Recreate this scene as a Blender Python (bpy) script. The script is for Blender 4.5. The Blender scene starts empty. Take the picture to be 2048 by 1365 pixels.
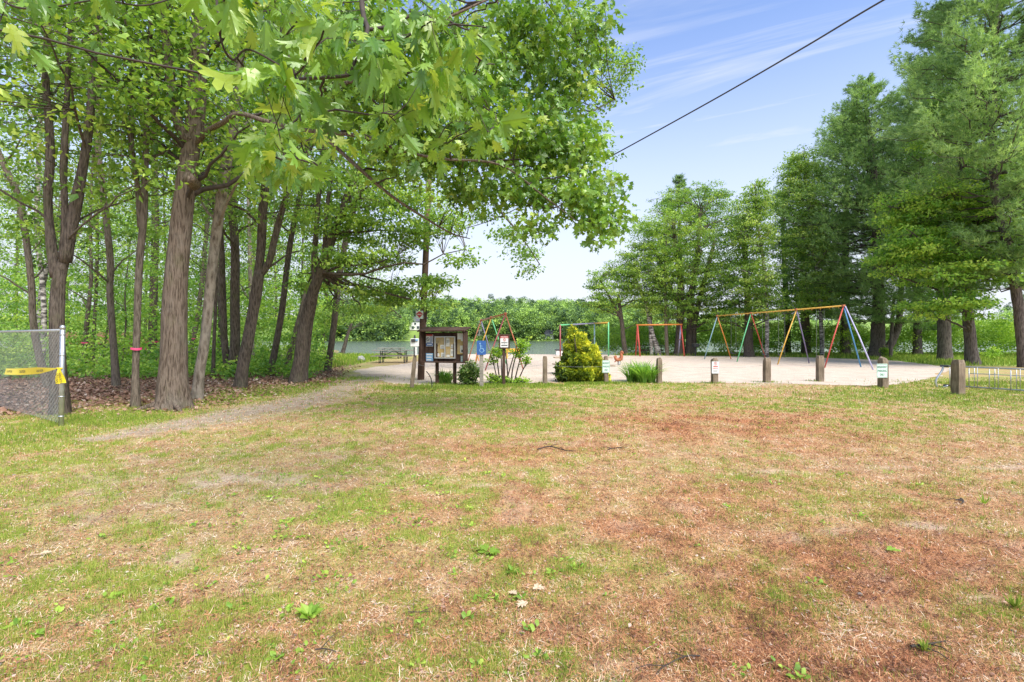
import bpy, bmesh, math, random
import numpy as np
from mathutils import Vector, Matrix

# ------------------------------------------------------------------ camera, sky, sun, exposure
SC = bpy.context.scene
COL = SC.collection
F, CX, HY, CZ = 1024.0, 1024.0, 675.0, 1.5          # focal length / centre / horizon of the 2048 px photo, eye height

cam_d = bpy.data.cameras.new('camera')
cam = bpy.data.objects.new('camera', cam_d)
COL.objects.link(cam)
cam.location = (0, 0, CZ)
cam.rotation_euler = (math.radians(90), 0, 0)
cam_d.sensor_width = 36.0
cam_d.lens = 18.0
cam_d.shift_y = -7.5 / 2048.0
cam_d.clip_start = 0.05
cam_d.clip_end = 3000
SC.camera = cam

SUN_EL, SUN_AZ = math.radians(52), math.radians(146)   # azimuth clockwise from +Y
world = bpy.data.worlds.new('World')
SC.world = world
world.use_nodes = True
wn, wl = world.node_tree.nodes, world.node_tree.links
wn.clear()
out = wn.new('ShaderNodeOutputWorld')
bg = wn.new('ShaderNodeBackground')
sky = wn.new('ShaderNodeTexSky')
sky.sky_type = 'NISHITA'
sky.sun_disc = False
sky.sun_elevation = SUN_EL
sky.sun_rotation = SUN_AZ
sky.air_density = 1.0
sky.dust_density = 0.4
sky.ozone_density = 1.4
bg.inputs['Strength'].default_value = 0.11
tc = wn.new('ShaderNodeTexCoord')
sep = wn.new('ShaderNodeSeparateXYZ')
wl.new(tc.outputs['Generated'], sep.inputs[0])
def wmath(op, a, b=None, clamp=False):
    n = wn.new('ShaderNodeMath'); n.operation = op; n.use_clamp = clamp
    for i, v in enumerate((a, b)):
        if v is None: continue
        if isinstance(v, (int, float)): n.inputs[i].default_value = v
        else: wl.new(v, n.inputs[i])
    return n.outputs[0]
zc = wmath('MAXIMUM', sep.outputs['Z'], 0.06)
u = wmath('DIVIDE', sep.outputs['X'], zc)
v = wmath('DIVIDE', sep.outputs['Y'], zc)
cmb = wn.new('ShaderNodeCombineXYZ')
wl.new(u, cmb.inputs[0]); wl.new(v, cmb.inputs[1])
mp = wn.new('ShaderNodeMapping')
mp.vector_type = 'TEXTURE'
mp.inputs['Rotation'].default_value = (0, 0, math.radians(-27))
mp.inputs['Scale'].default_value = (2.6, 0.52, 1)
mp.inputs['Location'].default_value = (0.1, 0.78, 0)
wl.new(cmb.outputs[0], mp.inputs[0])
def wnoise(scale, detail, rough, dist):
    n = wn.new('ShaderNodeTexNoise')
    n.inputs['Scale'].default_value = scale; n.inputs['Detail'].default_value = detail
    n.inputs['Roughness'].default_value = rough; n.inputs['Distortion'].default_value = dist
    wl.new(mp.outputs[0], n.inputs['Vector'])
    return n.outputs[0]
n1 = wnoise(1.15, 7, 0.58, 0.5)
cl = wn.new('ShaderNodeMapRange'); cl.interpolation_type = 'SMOOTHSTEP'
cl.inputs['From Min'].default_value = 0.43; cl.inputs['From Max'].default_value = 0.72
cl.inputs['To Max'].default_value = 0.85
wl.new(n1, cl.inputs['Value'])
hz = wn.new('ShaderNodeMapRange'); hz.interpolation_type = 'SMOOTHSTEP'
hz.inputs['From Min'].default_value = 0.02; hz.inputs['From Max'].default_value = 0.58
hz.inputs['To Min'].default_value = 1.0; hz.inputs['To Min'].default_value = 1.0; hz.inputs['To Max'].default_value = 0.05
wl.new(sep.outputs['Z'], hz.inputs['Value'])
cloud = wmath('MAXIMUM', cl.outputs[0], hz.outputs[0], True)
mixc = wn.new('ShaderNodeMixRGB')
wl.new(cloud, mixc.inputs[0])
skt = wn.new('ShaderNodeMixRGB'); skt.blend_type = 'MULTIPLY'; skt.inputs[0].default_value = 1.0; skt.inputs[2].default_value = (1.0, 1.09, 1.32, 1)
wl.new(sky.outputs[0], skt.inputs[1])
wl.new(skt.outputs[0], mixc.inputs[1])
mixc.inputs[2].default_value = (4.2, 4.4, 4.85, 1)
wl.new(mixc.outputs[0], bg.inputs['Color'])
wl.new(bg.outputs[0], out.inputs['Surface'])

sun_d = bpy.data.lights.new('sun', 'SUN')
sun = bpy.data.objects.new('sun', sun_d)
COL.objects.link(sun)
sun_d.energy = 3.3
sun_d.angle = math.radians(40)
sun_d.color = (1.0, 0.95, 0.86)
sd = Vector((math.sin(SUN_AZ) * math.cos(SUN_EL), math.cos(SUN_AZ) * math.cos(SUN_EL), math.sin(SUN_EL)))
sun.rotation_euler = sd.to_track_quat('Z', 'Y').to_euler()
sun.location = (20, -20, 40)

SC.view_settings.view_transform = 'Standard'
SC.view_settings.look = 'None'
SC.view_settings.exposure = 1.05
SC.view_settings.gamma = 1.0
SC.cycles.max_bounces = 8
SC.cycles.diffuse_bounces = 4
SC.cycles.glossy_bounces = 3
SC.cycles.transmission_bounces = 6
SC.cycles.transparent_max_bounces = 6
SC.cycles.use_denoising = True
try:
    SC.cycles.denoiser = 'OPENIMAGEDENOISE'
except Exception:
    pass

# ------------------------------------------------------------------ helpers
def P(px, py, Y):
    return np.array([(px - CX) / F * Y, Y, CZ - (py - HY) / F * Y])
def G(px, py):
    Y = CZ * F / (py - HY)
    return np.array([(px - CX) / F * Y, Y, 0.0])
def gy(py):
    return CZ * F / (py - HY)
def nrm(a):
    return a / np.maximum(np.linalg.norm(a, axis=-1, keepdims=True), 1e-9)
def rotz(a):
    c, s = math.cos(a), math.sin(a)
    return np.array([[c, -s, 0], [s, c, 0], [0, 0, 1.0]])
def rotx(a):
    c, s = math.cos(a), math.sin(a)
    return np.array([[1.0, 0, 0], [0, c, -s], [0, s, c]])
def roty(a):
    c, s = math.cos(a), math.sin(a)
    return np.array([[c, 0, s], [0, 1.0, 0], [-s, 0, c]])
I3 = np.eye(3)

_H = np.random.default_rng(7).random((256, 256))
def vnoise(x, y):
    x = np.asarray(x, float); y = np.asarray(y, float)
    xi = np.floor(x).astype(int); yi = np.floor(y).astype(int)
    fx = x - xi; fy = y - yi
    fx = fx * fx * (3 - 2 * fx); fy = fy * fy * (3 - 2 * fy)
    a = _H[xi % 256, yi % 256]; b = _H[(xi + 1) % 256, yi % 256]
    c = _H[xi % 256, (yi + 1) % 256]; d = _H[(xi + 1) % 256, (yi + 1) % 256]
    return (a * (1 - fx) + b * fx) * (1 - fy) + (c * (1 - fx) + d * fx) * fy
def fbm(x, y, o=4):
    t = 0; a = 0.5; s = 0
    for i in range(o):
        t = t + a * vnoise(x * 2 ** i + 17.3 * i, y * 2 ** i - 9.1 * i); s += a; a *= 0.5
    return t / s
def sstep(a, b, x):
    t = np.clip((x - a) / (b - a), 0, 1)
    return t * t * (3 - 2 * t)

WORG = {}                                            # world position of each thing / part origin
def tag(o, label=None, cat=None, group=None, kind=None):
    if label: o['label'] = label
    if cat: o['category'] = cat
    if group: o['group'] = group
    if kind: o['kind'] = kind
    return o
def thing(name, label, cat, loc, group=None):
    o = bpy.data.objects.new(name, None)
    o.empty_display_size = 0.2
    COL.objects.link(o)
    o.location = tuple(float(c) for c in loc)
    WORG[o.name] = np.array(loc, float)
    return tag(o, label, cat, group)

class MB:
    """collects pieces of geometry in world coordinates, then links them as one mesh object"""
    def __init__(s):
        s.V = []; s.L = []; s.T = []; s.A = []; s.M = []; s.n = 0; s.C = []
    def raw(s, V, faces, a=0.5, mi=0):
        V = np.asarray(V, float)
        L = np.fromiter((i for f in faces for i in f), dtype=np.int64) + s.n
        T = np.fromiter((len(f) for f in faces), dtype=np.int64)
        s.V.append(V); s.L.append(L); s.T.append(T)
        s.A.append(np.full(len(T), a) if np.isscalar(a) else np.asarray(a, float)); s.M.append(np.full(len(T), mi))
        s.n += len(V)
        return s
    def inst(s, tV, tF, pos, R, sc, a, mi=0):
        n, k = len(pos), len(tV)
        if n == 0: return s
        sc = np.asarray(sc, float)
        if sc.ndim == 0: sc = np.full(n, float(sc))
        if sc.ndim == 1: sc = np.repeat(sc[:, None], 3, 1)
        W = np.einsum('nij,nkj->nki', R, tV[None] * sc[:, None, :]) + pos[:, None, :]
        fl = np.array([i for f in tF for i in f], dtype=np.int64)
        ft = np.array([len(f) for f in tF], dtype=np.int64)
        s.V.append(W.reshape(-1, 3))
        s.L.append((fl[None] + (np.arange(n) * k)[:, None] + s.n).reshape(-1))
        s.T.append(np.tile(ft, n)); s.A.append(np.repeat(a, len(ft))); s.M.append(np.full(n * len(ft), mi))
        s.n += n * k
        return s
    def box(s, c, size, R=I3, a=0.5, mi=0, taper=1.0):
        h = np.array(size, float) / 2
        v = np.array([[x, y, z] for z in (-1, 1) for x, y in ((-1, -1), (1, -1), (1, 1), (-1, 1))], float)
        v[4:, :2] *= taper
        v = (v * h) @ np.asarray(R).T + np.asarray(c, float)
        return s.raw(v, [(3, 2, 1, 0), (4, 5, 6, 7), (0, 1, 5, 4), (1, 2, 6, 5), (2, 3, 7, 6), (3, 0, 4, 7)], a, mi)
    def bbox(s, c, size, R=I3, b=0.006, a=0.5):
        """box with chamfered edges"""
        h = np.array(size, float) / 2
        b = min(b, 0.45 * h.min())
        pts = []
        for sx in (-1, 1):
            for sy in (-1, 1):
                for sz in (-1, 1):
                    for ax in range(3):
                        p = np.array([sx * (h[0] - b), sy * (h[1] - b), sz * (h[2] - b)])
                        p[ax] = (sx, sy, sz)[ax] * h[ax]
                        pts.append(p)
        bm = bmesh.new()
        vs = [bm.verts.new(p) for p in pts]
        r = bmesh.ops.convex_hull(bm, input=vs)
        bmesh.ops.dissolve_limit(bm, angle_limit=0.01, verts=bm.verts[:], edges=bm.edges[:])
        bm.verts.index_update()
        V = np.array([v.co[:] for v in bm.verts]); Fc = [tuple(v.index for v in f.verts) for f in bm.faces]
        bm.free()
        return s.raw(V @ np.asarray(R).T + np.asarray(c, float), Fc, a)
    def tube(s, pts, rad, sides=8, cap=True, a=0.5, wob=None, mi=0):
        pts = np.asarray(pts, float); n = len(pts)
        rad = np.full(n, rad, float) if np.isscalar(rad) else np.asarray(rad, float)
        t = np.gradient(pts, axis=0) if n > 1 else np.array([[0, 0, 1.0]])
        t = nrm(t)
        ref = np.array([1.0, 0, 0]) if abs(t[0, 0]) < 0.8 else np.array([0, 1.0, 0])
        up = np.zeros_like(pts); cur = ref
        for i in range(n):
            cur = cur - t[i] * np.dot(cur, t[i]); cur = cur / max(np.linalg.norm(cur), 1e-9); up[i] = cur
        bi = np.cross(t, up)
        an = np.arange(sides) / sides * 2 * math.pi
        rr = np.repeat(rad[:, None], sides, 1)
        if wob is not None: rr = rr * wob(np.arange(n)[:, None], an[None, :], pts)
        V = pts[:, None] + rr[..., None] * (np.cos(an)[None, :, None] * up[:, None] + np.sin(an)[None, :, None] * bi[:, None])
        V = V.reshape(-1, 3)
        i = np.arange(n - 1)[:, None] * sides; j = np.arange(sides)[None]; j2 = (j + 1) % sides
        q = np.stack([i + j, i + j2, i + j2 + sides, i + j + sides], -1).reshape(-1, 4)
        faces_L = q.reshape(-1); T = np.full(len(q), 4)
        if cap:
            faces_L = np.concatenate([faces_L, np.arange(sides)[::-1], (n - 1) * sides + np.arange(sides)])
            T = np.concatenate([T, [sides, sides]])
        s.V.append(V); s.L.append(faces_L + s.n); s.T.append(T); s.A.append(np.full(len(T), a)); s.M.append(np.full(len(T), mi)); s.n += len(V)
        return s
    def rod(s, a, b, r, sides=8, v=0.5):
        return s.tube(np.array([a, b], float), r, sides, True, v)
    def lathe(s, prof, c, sides=16, a=0.5, R=I3):
        prof = np.array(prof, float); an = np.arange(sides) / sides * 2 * math.pi
        V = np.stack([prof[:, None, 0] * np.cos(an), prof[:, None, 0] * np.sin(an), np.repeat(prof[:, None, 1], sides, 1)], -1).reshape(-1, 3)
        n = len(prof); faces = []
        for i in range(n - 1):
            for j in range(sides):
                faces.append((i * sides + j, i * sides + (j + 1) % sides, (i + 1) * sides + (j + 1) % sides, (i + 1) * sides + j))
        faces.append(tuple(range(sides))[::-1]); faces.append(tuple((n - 1) * sides + k for k in range(sides)))
        return s.raw(V @ np.asarray(R).T + np.asarray(c, float), faces, a)
    def build(s, name, mat, parent=None, smooth=False, origin=None):
        V = np.concatenate(s.V); L = np.concatenate(s.L); T = np.concatenate(s.T); A = np.concatenate(s.A); M = np.concatenate(s.M)
        org = WORG[parent.name] if parent is not None else (np.zeros(3) if origin is None else np.asarray(origin, float))
        if parent is not None and origin is not None: org = np.asarray(origin, float)
        me = bpy.data.meshes.new(name)
        me.vertices.add(len(V)); me.vertices.foreach_set('co', (V - org).astype(np.float32).ravel())
        me.loops.add(len(L)); me.loops.foreach_set('vertex_index', L.astype(np.int32))
        me.polygons.add(len(T)); st = np.concatenate([[0], np.cumsum(T)[:-1]])
        me.polygons.foreach_set('loop_start', st.astype(np.int32)); me.polygons.foreach_set('loop_total', T.astype(np.int32))
        me.polygons.foreach_set('use_smooth', np.full(len(T), smooth))
        if isinstance(mat, (list, tuple)):
            for m_ in mat: me.materials.append(m_)
            me.polygons.foreach_set('material_index', M.astype(np.int32))
        else: me.materials.append(mat)
        at = me.attributes.new('tint', 'FLOAT', 'FACE'); at.data.foreach_set('value', A.astype(np.float32))
        me.update(calc_edges=True)
        o = bpy.data.objects.new(name, me)
        COL.objects.link(o)
        if parent is not None:
            o.parent = parent; o.location = tuple(org - WORG[parent.name])
        else: o.location = tuple(org)
        WORG[o.name] = org
        return o

# ------------------------------------------------------------------ materials
def mat_new(name):
    m = bpy.data.materials.new(name); m.use_nodes = True
    nt = m.node_tree; nt.nodes.clear()
    o = nt.nodes.new('ShaderNodeOutputMaterial')
    return m, nt.nodes, nt.links, o
def ramp(nodes, stops):
    r = nodes.new('ShaderNodeValToRGB'); e = r.color_ramp.elements
    while len(e) < len(stops): e.new(0.5)
    for k, (p_, c) in enumerate(stops):
        e[k].position = p_; e[k].color = (*c, 1)
    return r
def noise(nodes, links, scale, detail=4, rough=0.55, vec=None, dist=0.0):
    n = nodes.new('ShaderNodeTexNoise'); n.inputs['Scale'].default_value = scale; n.inputs['Detail'].default_value = detail
    n.inputs['Roughness'].default_value = rough; n.inputs['Distortion'].default_value = dist
    if vec is not None: links.new(vec, n.inputs['Vector'])
    return n
def coords(nodes, links, scale=(1, 1, 1), kind='Object'):
    t = nodes.new('ShaderNodeTexCoord'); m = nodes.new('ShaderNodeMapping'); m.inputs['Scale'].default_value = scale
    links.new(t.outputs[kind], m.inputs[0]); return m.outputs[0]
def mixc_(nodes, links, f, a, b, mode='MIX'):
    m = nodes.new('ShaderNodeMixRGB'); m.blend_type = mode
    for i, v_ in enumerate((f, a, b)):
        if isinstance(v_, (int, float)): m.inputs[i].default_value = v_
        elif isinstance(v_, tuple): m.inputs[i].default_value = (*v_, 1)
        else: links.new(v_, m.inputs[i])
    return m.outputs[0]
def attr(nodes, name='tint'):
    a = nodes.new('ShaderNodeAttribute'); a.attribute_name = name; return a

def leaf_mat(name, stops, trans=0.45, gloss=0.12, rough=0.45, tcol=1.25, gain=1.0):
    m, N, L, o = mat_new(name)
    stops = [(p_, tuple(min(.85, c_ * gain) for c_ in c)) for p_, c in stops]
    at = attr(N)
    r = ramp(N, stops); L.new(at.outputs['Fac'], r.inputs[0])
    nz = noise(N, L, 2.2, 3, vec=coords(N, L))
    rr = ramp(N, [(0.3, (0.78, 0.8, 0.8)), (0.7, (1.18, 1.15, 1.1))]); L.new(nz.outputs[0], rr.inputs[0])
    col = mixc_(N, L, 1.0, r.outputs[0], rr.outputs[0], 'MULTIPLY')
    p = N.new('ShaderNodeBsdfPrincipled'); L.new(col, p.inputs['Base Color'])
    p.inputs['Roughness'].default_value = rough; p.inputs['Specular IOR Level'].default_value = gloss * 2
    tl = N.new('ShaderNodeBsdfTranslucent')
    tcx = mixc_(N, L, 1.0, col, (1.15 * tcol, 1.2 * tcol, 0.6 * tcol), 'MULTIPLY'); L.new(tcx, tl.inputs[0])
    mx = N.new('ShaderNodeMixShader'); mx.inputs[0].default_value = trans
    L.new(p.outputs[0], mx.inputs[1]); L.new(tl.outputs[0], mx.inputs[2]); L.new(mx.outputs[0], o.inputs[0])
    return m

def bark_mat(name, dark, mid, light, sc=1.0, moss=0.15, vein=15.0, bump=0.9, lichen=0.25):
    m, N, L, o = mat_new(name)
    vec = coords(N, L, (vein * sc, vein * sc, 2.4 * sc))
    n1 = noise(N, L, 2.2, 6, 0.65, vec, 1.0)
    w = N.new('ShaderNodeTexVoronoi'); w.inputs['Scale'].default_value = 1.6; L.new(vec, w.inputs['Vector'])
    mul = N.new('ShaderNodeMath'); mul.operation = 'MULTIPLY'; L.new(n1.outputs[0], mul.inputs[0]); 
    ad = N.new('ShaderNodeMath'); ad.operation = 'ADD'; L.new(w.outputs['Distance'], ad.inputs[0]); ad.inputs[1].default_value = 0.55
    L.new(ad.outputs[0], mul.inputs[1])
    r = ramp(N, [(0.22, dark), (0.40, mid), (0.62, light)]); L.new(mul.outputs[0], r.inputs[0])
    big = noise(N, L, 2.3, 5, 0.6, coords(N, L, (1, 1, 0.7)))
    rb = ramp(N, [(0.52, (0, 0, 0)), (0.66, (1, 1, 1))]); L.new(big.outputs[0], rb.inputs[0])
    f = N.new('ShaderNodeMath'); f.operation = 'MULTIPLY'; L.new(rb.outputs[0], f.inputs[0]); f.inputs[1].default_value = lichen
    c1 = mixc_(N, L, f.outputs[0], r.outputs[0], (0.30, 0.28, 0.235))
    b2 = noise(N, L, 3.7, 5, 0.6, coords(N, L, (1, 1, 0.5)))
    rb2 = ramp(N, [(0.55, (0, 0, 0)), (0.7, (1, 1, 1))]); L.new(b2.outputs[0], rb2.inputs[0])
    f2 = N.new('ShaderNodeMath'); f2.operation = 'MULTIPLY'; L.new(rb2.outputs[0], f2.inputs[0]); f2.inputs[1].default_value = moss
    c2 = mixc_(N, L, f2.outputs[0], c1, (0.10, 0.12, 0.04))
    p = N.new('ShaderNodeBsdfPrincipled'); L.new(c2, p.inputs['Base Color']); p.inputs['Roughness'].default_value = 0.9
    p.inputs['Specular IOR Level'].default_value = 0.15
    b = N.new('ShaderNodeBump'); b.inputs['Strength'].default_value = bump; b.inputs['Distance'].default_value = 0.03
    L.new(mul.outputs[0], b.inputs['Height']); L.new(b.outputs[0], p.inputs['Normal']); L.new(p.outputs[0], o.inputs[0])
    return m

def plain(name, col, rough=0.6, metal=0.0, var=0.18, scale=14, spec=0.4, bump=0.0, rust=0.0, stretch=(1, 1, 1)):
    m, N, L, o = mat_new(name)
    n = noise(N, L, scale, 5, 0.6, coords(N, L, stretch))
    lo = tuple(c * (1 - var) for c in col); hi = tuple(min(1, c * (1 + var)) for c in col)
    r = ramp(N, [(0.3, lo), (0.7, hi)]); L.new(n.outputs[0], r.inputs[0])
    c = r.outputs[0]
    if rust > 0:
        n2 = noise(N, L, 9, 6, 0.7, coords(N, L)); rr = ramp(N, [(0.56, (0, 0, 0)), (0.66, (rust, rust, rust))]); L.new(n2.outputs[0], rr.inputs[0])
        c = mixc_(N, L, rr.outputs[0], c, (0.16, 0.08, 0.045))
    p = N.new('ShaderNodeBsdfPrincipled'); L.new(c, p.inputs['Base Color']); p.inputs['Roughness'].default_value = rough
    p.inputs['Metallic'].default_value = metal; p.inputs['Specular IOR Level'].default_value = spec
    if bump > 0:
        b = N.new('ShaderNodeBump'); b.inputs['Strength'].default_value = bump; b.inputs['Distance'].default_value = 0.02
        L.new(n.outputs[0], b.inputs['Height']); L.new(b.outputs[0], p.inputs['Normal'])
    L.new(p.outputs[0], o.inputs[0])
    return m

def wood_mat(name, dark, light, grain=(30, 30, 2.0), knots=True):
    m, N, L, o = mat_new(name)
    n = noise(N, L, 1.4, 7, 0.65, coords(N, L, grain), 0.6)
    r = ramp(N, [(0.28, dark), (0.68, light)]); L.new(n.outputs[0], r.inputs[0])
    n2 = noise(N, L, 3.2, 4, 0.6, coords(N, L)); r2 = ramp(N, [(0.35, (0.7, 0.7, 0.68)), (0.65, (1.1, 1.1, 1.1))]); L.new(n2.outputs[0], r2.inputs[0])
    c = mixc_(N, L, 1.0, r.outputs[0], r2.outputs[0], 'MULTIPLY')
    p = N.new('ShaderNodeBsdfPrincipled'); L.new(c, p.inputs['Base Color']); p.inputs['Roughness'].default_value = 0.85; p.inputs['Specular IOR Level'].default_value = 0.2
    b = N.new('ShaderNodeBump'); b.inputs['Strength'].default_value = 0.6; b.inputs['Distance'].default_value = 0.01
    L.new(n.outputs[0], b.inputs['Height']); L.new(b.outputs[0], p.inputs['Normal']); L.new(p.outputs[0], o.inputs[0])
    return m

def tint_mat(name, stops, rough=0.8, trans=0.0, spec=0.2):
    m, N, L, o = mat_new(name)
    at = attr(N); r = ramp(N, stops); L.new(at.outputs['Fac'], r.inputs[0])
    p = N.new('ShaderNodeBsdfPrincipled'); L.new(r.outputs[0], p.inputs['Base Color']); p.inputs['Roughness'].default_value = rough; p.inputs['Specular IOR Level'].default_value = spec
    if trans > 0:
        tl = N.new('ShaderNodeBsdfTranslucent'); L.new(r.outputs[0], tl.inputs[0])
        mx = N.new('ShaderNodeMixShader'); mx.inputs[0].default_value = trans
        L.new(p.outputs[0], mx.inputs[1]); L.new(tl.outputs[0], mx.inputs[2]); L.new(mx.outputs[0], o.inputs[0])
    else: L.new(p.outputs[0], o.inputs[0])
    return m

M = {}
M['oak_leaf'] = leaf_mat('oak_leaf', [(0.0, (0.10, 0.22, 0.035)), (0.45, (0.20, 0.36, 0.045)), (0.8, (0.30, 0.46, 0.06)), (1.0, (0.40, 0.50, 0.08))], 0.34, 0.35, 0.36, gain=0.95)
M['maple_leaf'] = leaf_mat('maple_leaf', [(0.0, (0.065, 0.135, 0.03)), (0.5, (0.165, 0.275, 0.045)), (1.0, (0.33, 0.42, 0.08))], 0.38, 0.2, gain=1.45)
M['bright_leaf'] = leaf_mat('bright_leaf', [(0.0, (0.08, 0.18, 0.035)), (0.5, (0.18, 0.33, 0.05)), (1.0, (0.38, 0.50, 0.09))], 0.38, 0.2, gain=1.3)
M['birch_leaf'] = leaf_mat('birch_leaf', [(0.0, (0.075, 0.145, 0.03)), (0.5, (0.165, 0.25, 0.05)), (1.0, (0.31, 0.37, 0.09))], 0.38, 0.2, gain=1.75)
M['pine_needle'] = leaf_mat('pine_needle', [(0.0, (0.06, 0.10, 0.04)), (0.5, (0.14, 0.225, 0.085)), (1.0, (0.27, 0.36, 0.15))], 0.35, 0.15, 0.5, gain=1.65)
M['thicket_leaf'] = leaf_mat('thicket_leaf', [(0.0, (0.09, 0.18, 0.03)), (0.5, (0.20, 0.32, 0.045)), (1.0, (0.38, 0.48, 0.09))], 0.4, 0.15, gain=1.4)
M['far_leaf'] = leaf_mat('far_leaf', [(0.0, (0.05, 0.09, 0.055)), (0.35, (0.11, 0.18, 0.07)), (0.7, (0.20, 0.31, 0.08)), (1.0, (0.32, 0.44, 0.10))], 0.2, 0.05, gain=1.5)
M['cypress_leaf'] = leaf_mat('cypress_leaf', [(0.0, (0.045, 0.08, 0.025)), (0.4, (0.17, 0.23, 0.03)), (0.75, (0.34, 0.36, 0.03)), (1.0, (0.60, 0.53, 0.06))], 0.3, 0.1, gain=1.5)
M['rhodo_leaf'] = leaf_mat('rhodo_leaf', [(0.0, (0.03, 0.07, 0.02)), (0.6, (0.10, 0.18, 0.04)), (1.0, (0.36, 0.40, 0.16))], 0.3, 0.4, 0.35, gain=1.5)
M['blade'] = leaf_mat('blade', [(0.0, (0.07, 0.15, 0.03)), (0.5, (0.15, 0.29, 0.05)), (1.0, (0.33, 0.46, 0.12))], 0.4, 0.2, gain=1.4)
M['grass'] = tint_mat('grass_blade', [(0.0, (0.10, 0.18, 0.025)), (0.45, (0.25, 0.37, 0.045)), (0.8, (0.47, 0.50, 0.095)), (1.0, (0.60, 0.53, 0.19))], 0.7, 0.35)
M['dry'] = tint_mat('dry_needle', [(0.0, (0.10, 0.045, 0.03)), (0.28, (0.35, 0.145, 0.07)), (0.55, (0.52, 0.255, 0.125)), (0.8, (0.60, 0.39, 0.21)), (1.0, (0.72, 0.60, 0.46))], 0.8, 0.1)
M['litter'] = tint_mat('leaf_litter', [(0.0, (0.11, 0.055, 0.04)), (0.5, (0.33, 0.185, 0.125)), (0.85, (0.52, 0.35, 0.26)), (1.0, (0.66, 0.53, 0.44))], 0.8, 0.1)
M['bark_oak'] = bark_mat('bark_oak', (0.028, 0.02, 0.015), (0.105, 0.078, 0.058), (0.215, 0.168, 0.13), 1.0, 0.25, vein=20, bump=1.0)
M['bark_grey'] = bark_mat('bark_grey', (0.04, 0.032, 0.025), (0.115, 0.092, 0.07), (0.22, 0.18, 0.14), 1.2, 0.35, bump=1.0)
M['bark_dark'] = bark_mat('bark_dark', (0.022, 0.018, 0.015), (0.07, 0.056, 0.044), (0.15, 0.12, 0.095), 1.2, 0.35, lichen=0.12, bump=1.0)
M['bark_pale'] = bark_mat('bark_pale', (0.05, 0.04, 0.03), (0.19, 0.155, 0.12), (0.32, 0.275, 0.22), 1.0, 0.2, vein=7, bump=0.7, lichen=0.4)
M['bark_pine'] = bark_mat('bark_pine', (0.022, 0.018, 0.016), (0.07, 0.056, 0.05), (0.15, 0.125, 0.11), 0.8, 0.1, lichen=0.12, bump=1.0)
def birch_mat():
    m, N, L, o = mat_new('bark_birch')
    n = noise(N, L, 1.0, 5, 0.6, coords(N, L, (3, 3, 9)), 0.4)
    r = ramp(N, [(0.43, (0.045, 0.04, 0.035)), (0.53, (0.30, 0.265, 0.235)), (0.66, (0.58, 0.54, 0.50))]); L.new(n.outputs[0], r.inputs[0])
    p = N.new('ShaderNodeBsdfPrincipled'); L.new(r.outputs[0], p.inputs['Base Color']); p.inputs['Roughness'].default_value = 0.75
    L.new(p.outputs[0], o.inputs[0]); return m
M['bark_birch'] = birch_mat()
M['twig'] = plain('twig_bark', (0.055, 0.042, 0.034), 0.9, var=0.35)
M['galv'] = plain('galvanised_steel', (0.50, 0.52, 0.53), 0.42, 0.85, 0.16, 20)
M['wire'] = plain('fence_wire', (0.25, 0.255, 0.255), 0.5, 0.4, 0.2)
M['post_wood'] = wood_mat('weathered_post', (0.085, 0.062, 0.042), (0.33, 0.26, 0.185))
M['brown_wood'] = wood_mat('brown_stained_wood', (0.04, 0.024, 0.018), (0.11, 0.066, 0.048), (14, 14, 3))
M['pole_wood'] = wood_mat('pole_wood', (0.06, 0.038, 0.028), (0.19, 0.12, 0.088), (26, 26, 1.4))
M['plank'] = wood_mat('table_plank', (0.28, 0.21, 0.14), (0.52, 0.42, 0.30), (3, 24, 24))
M['grey_plank'] = wood_mat('grey_plank', (0.20, 0.18, 0.15), (0.42, 0.38, 0.32), (3, 24, 24))
def paint(n, c, rust=0.5): return plain(n, c, 0.5, 0.0, 0.18, 12, 0.4, 0.0, rust)
M['p_yellow'] = paint('yellow_paint', (0.72, 0.42, 0.07)); M['p_orange'] = paint('orange_paint', (0.68, 0.24, 0.05))
M['p_red'] = paint('red_paint', (0.50, 0.075, 0.055)); M['p_green'] = paint('green_paint', (0.14, 0.50, 0.22)); M['p_blue'] = paint('blue_paint', (0.08, 0.25, 0.48))
M['p_sky'] = paint('pale_blue_paint', (0.26, 0.42, 0.48)); M['p_lilac'] = paint('lilac_paint', (0.42, 0.40, 0.56)); M['p_purple'] = paint('purple_paint', (0.22, 0.19, 0.32)); M['p_maroon'] = paint('maroon_paint', (0.30, 0.07, 0.075))
M['p_rust'] = paint('rust_red_paint', (0.40, 0.13, 0.06), 0.7)
M['chain'] = plain('chain_steel', (0.22, 0.22, 0.22), 0.5, 0.6)
M['rubber'] = plain('black_rubber', (0.03, 0.03, 0.035), 0.6)
M['white_sign'] = plain('white_sign_face', (0.74, 0.74, 0.71), 0.45, var=0.07)
M['pale_green_sign'] = plain('pale_green_sign_face', (0.62, 0.74, 0.66), 0.45, var=0.08)
M['sign_green'] = plain('sign_green_ink', (0.035, 0.17, 0.10), 0.5, var=0.1)
M['sign_red'] = plain('sign_red_ink', (0.46, 0.06, 0.06), 0.5, var=0.12)
M['sign_black'] = plain('sign_black_ink', (0.04, 0.04, 0.045), 0.5)
M['sign_blue'] = plain('sign_blue_face', (0.035, 0.11, 0.33), 0.4, var=0.12)
M['sky_blue'] = plain('pale_blue_sign', (0.22, 0.42, 0.62), 0.5, var=0.1)
M['paper'] = plain('paper_notice', (0.66, 0.64, 0.58), 0.8, var=0.08)
M['tan_paper'] = plain('tan_paper', (0.50, 0.38, 0.20), 0.8, var=0.1)
M['cork'] = plain('cork_board', (0.52, 0.37, 0.15), 0.9, var=0.15, scale=60)
M['alu'] = plain('aluminium_frame', (0.56, 0.56, 0.53), 0.45, 0.5, 0.08)
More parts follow.
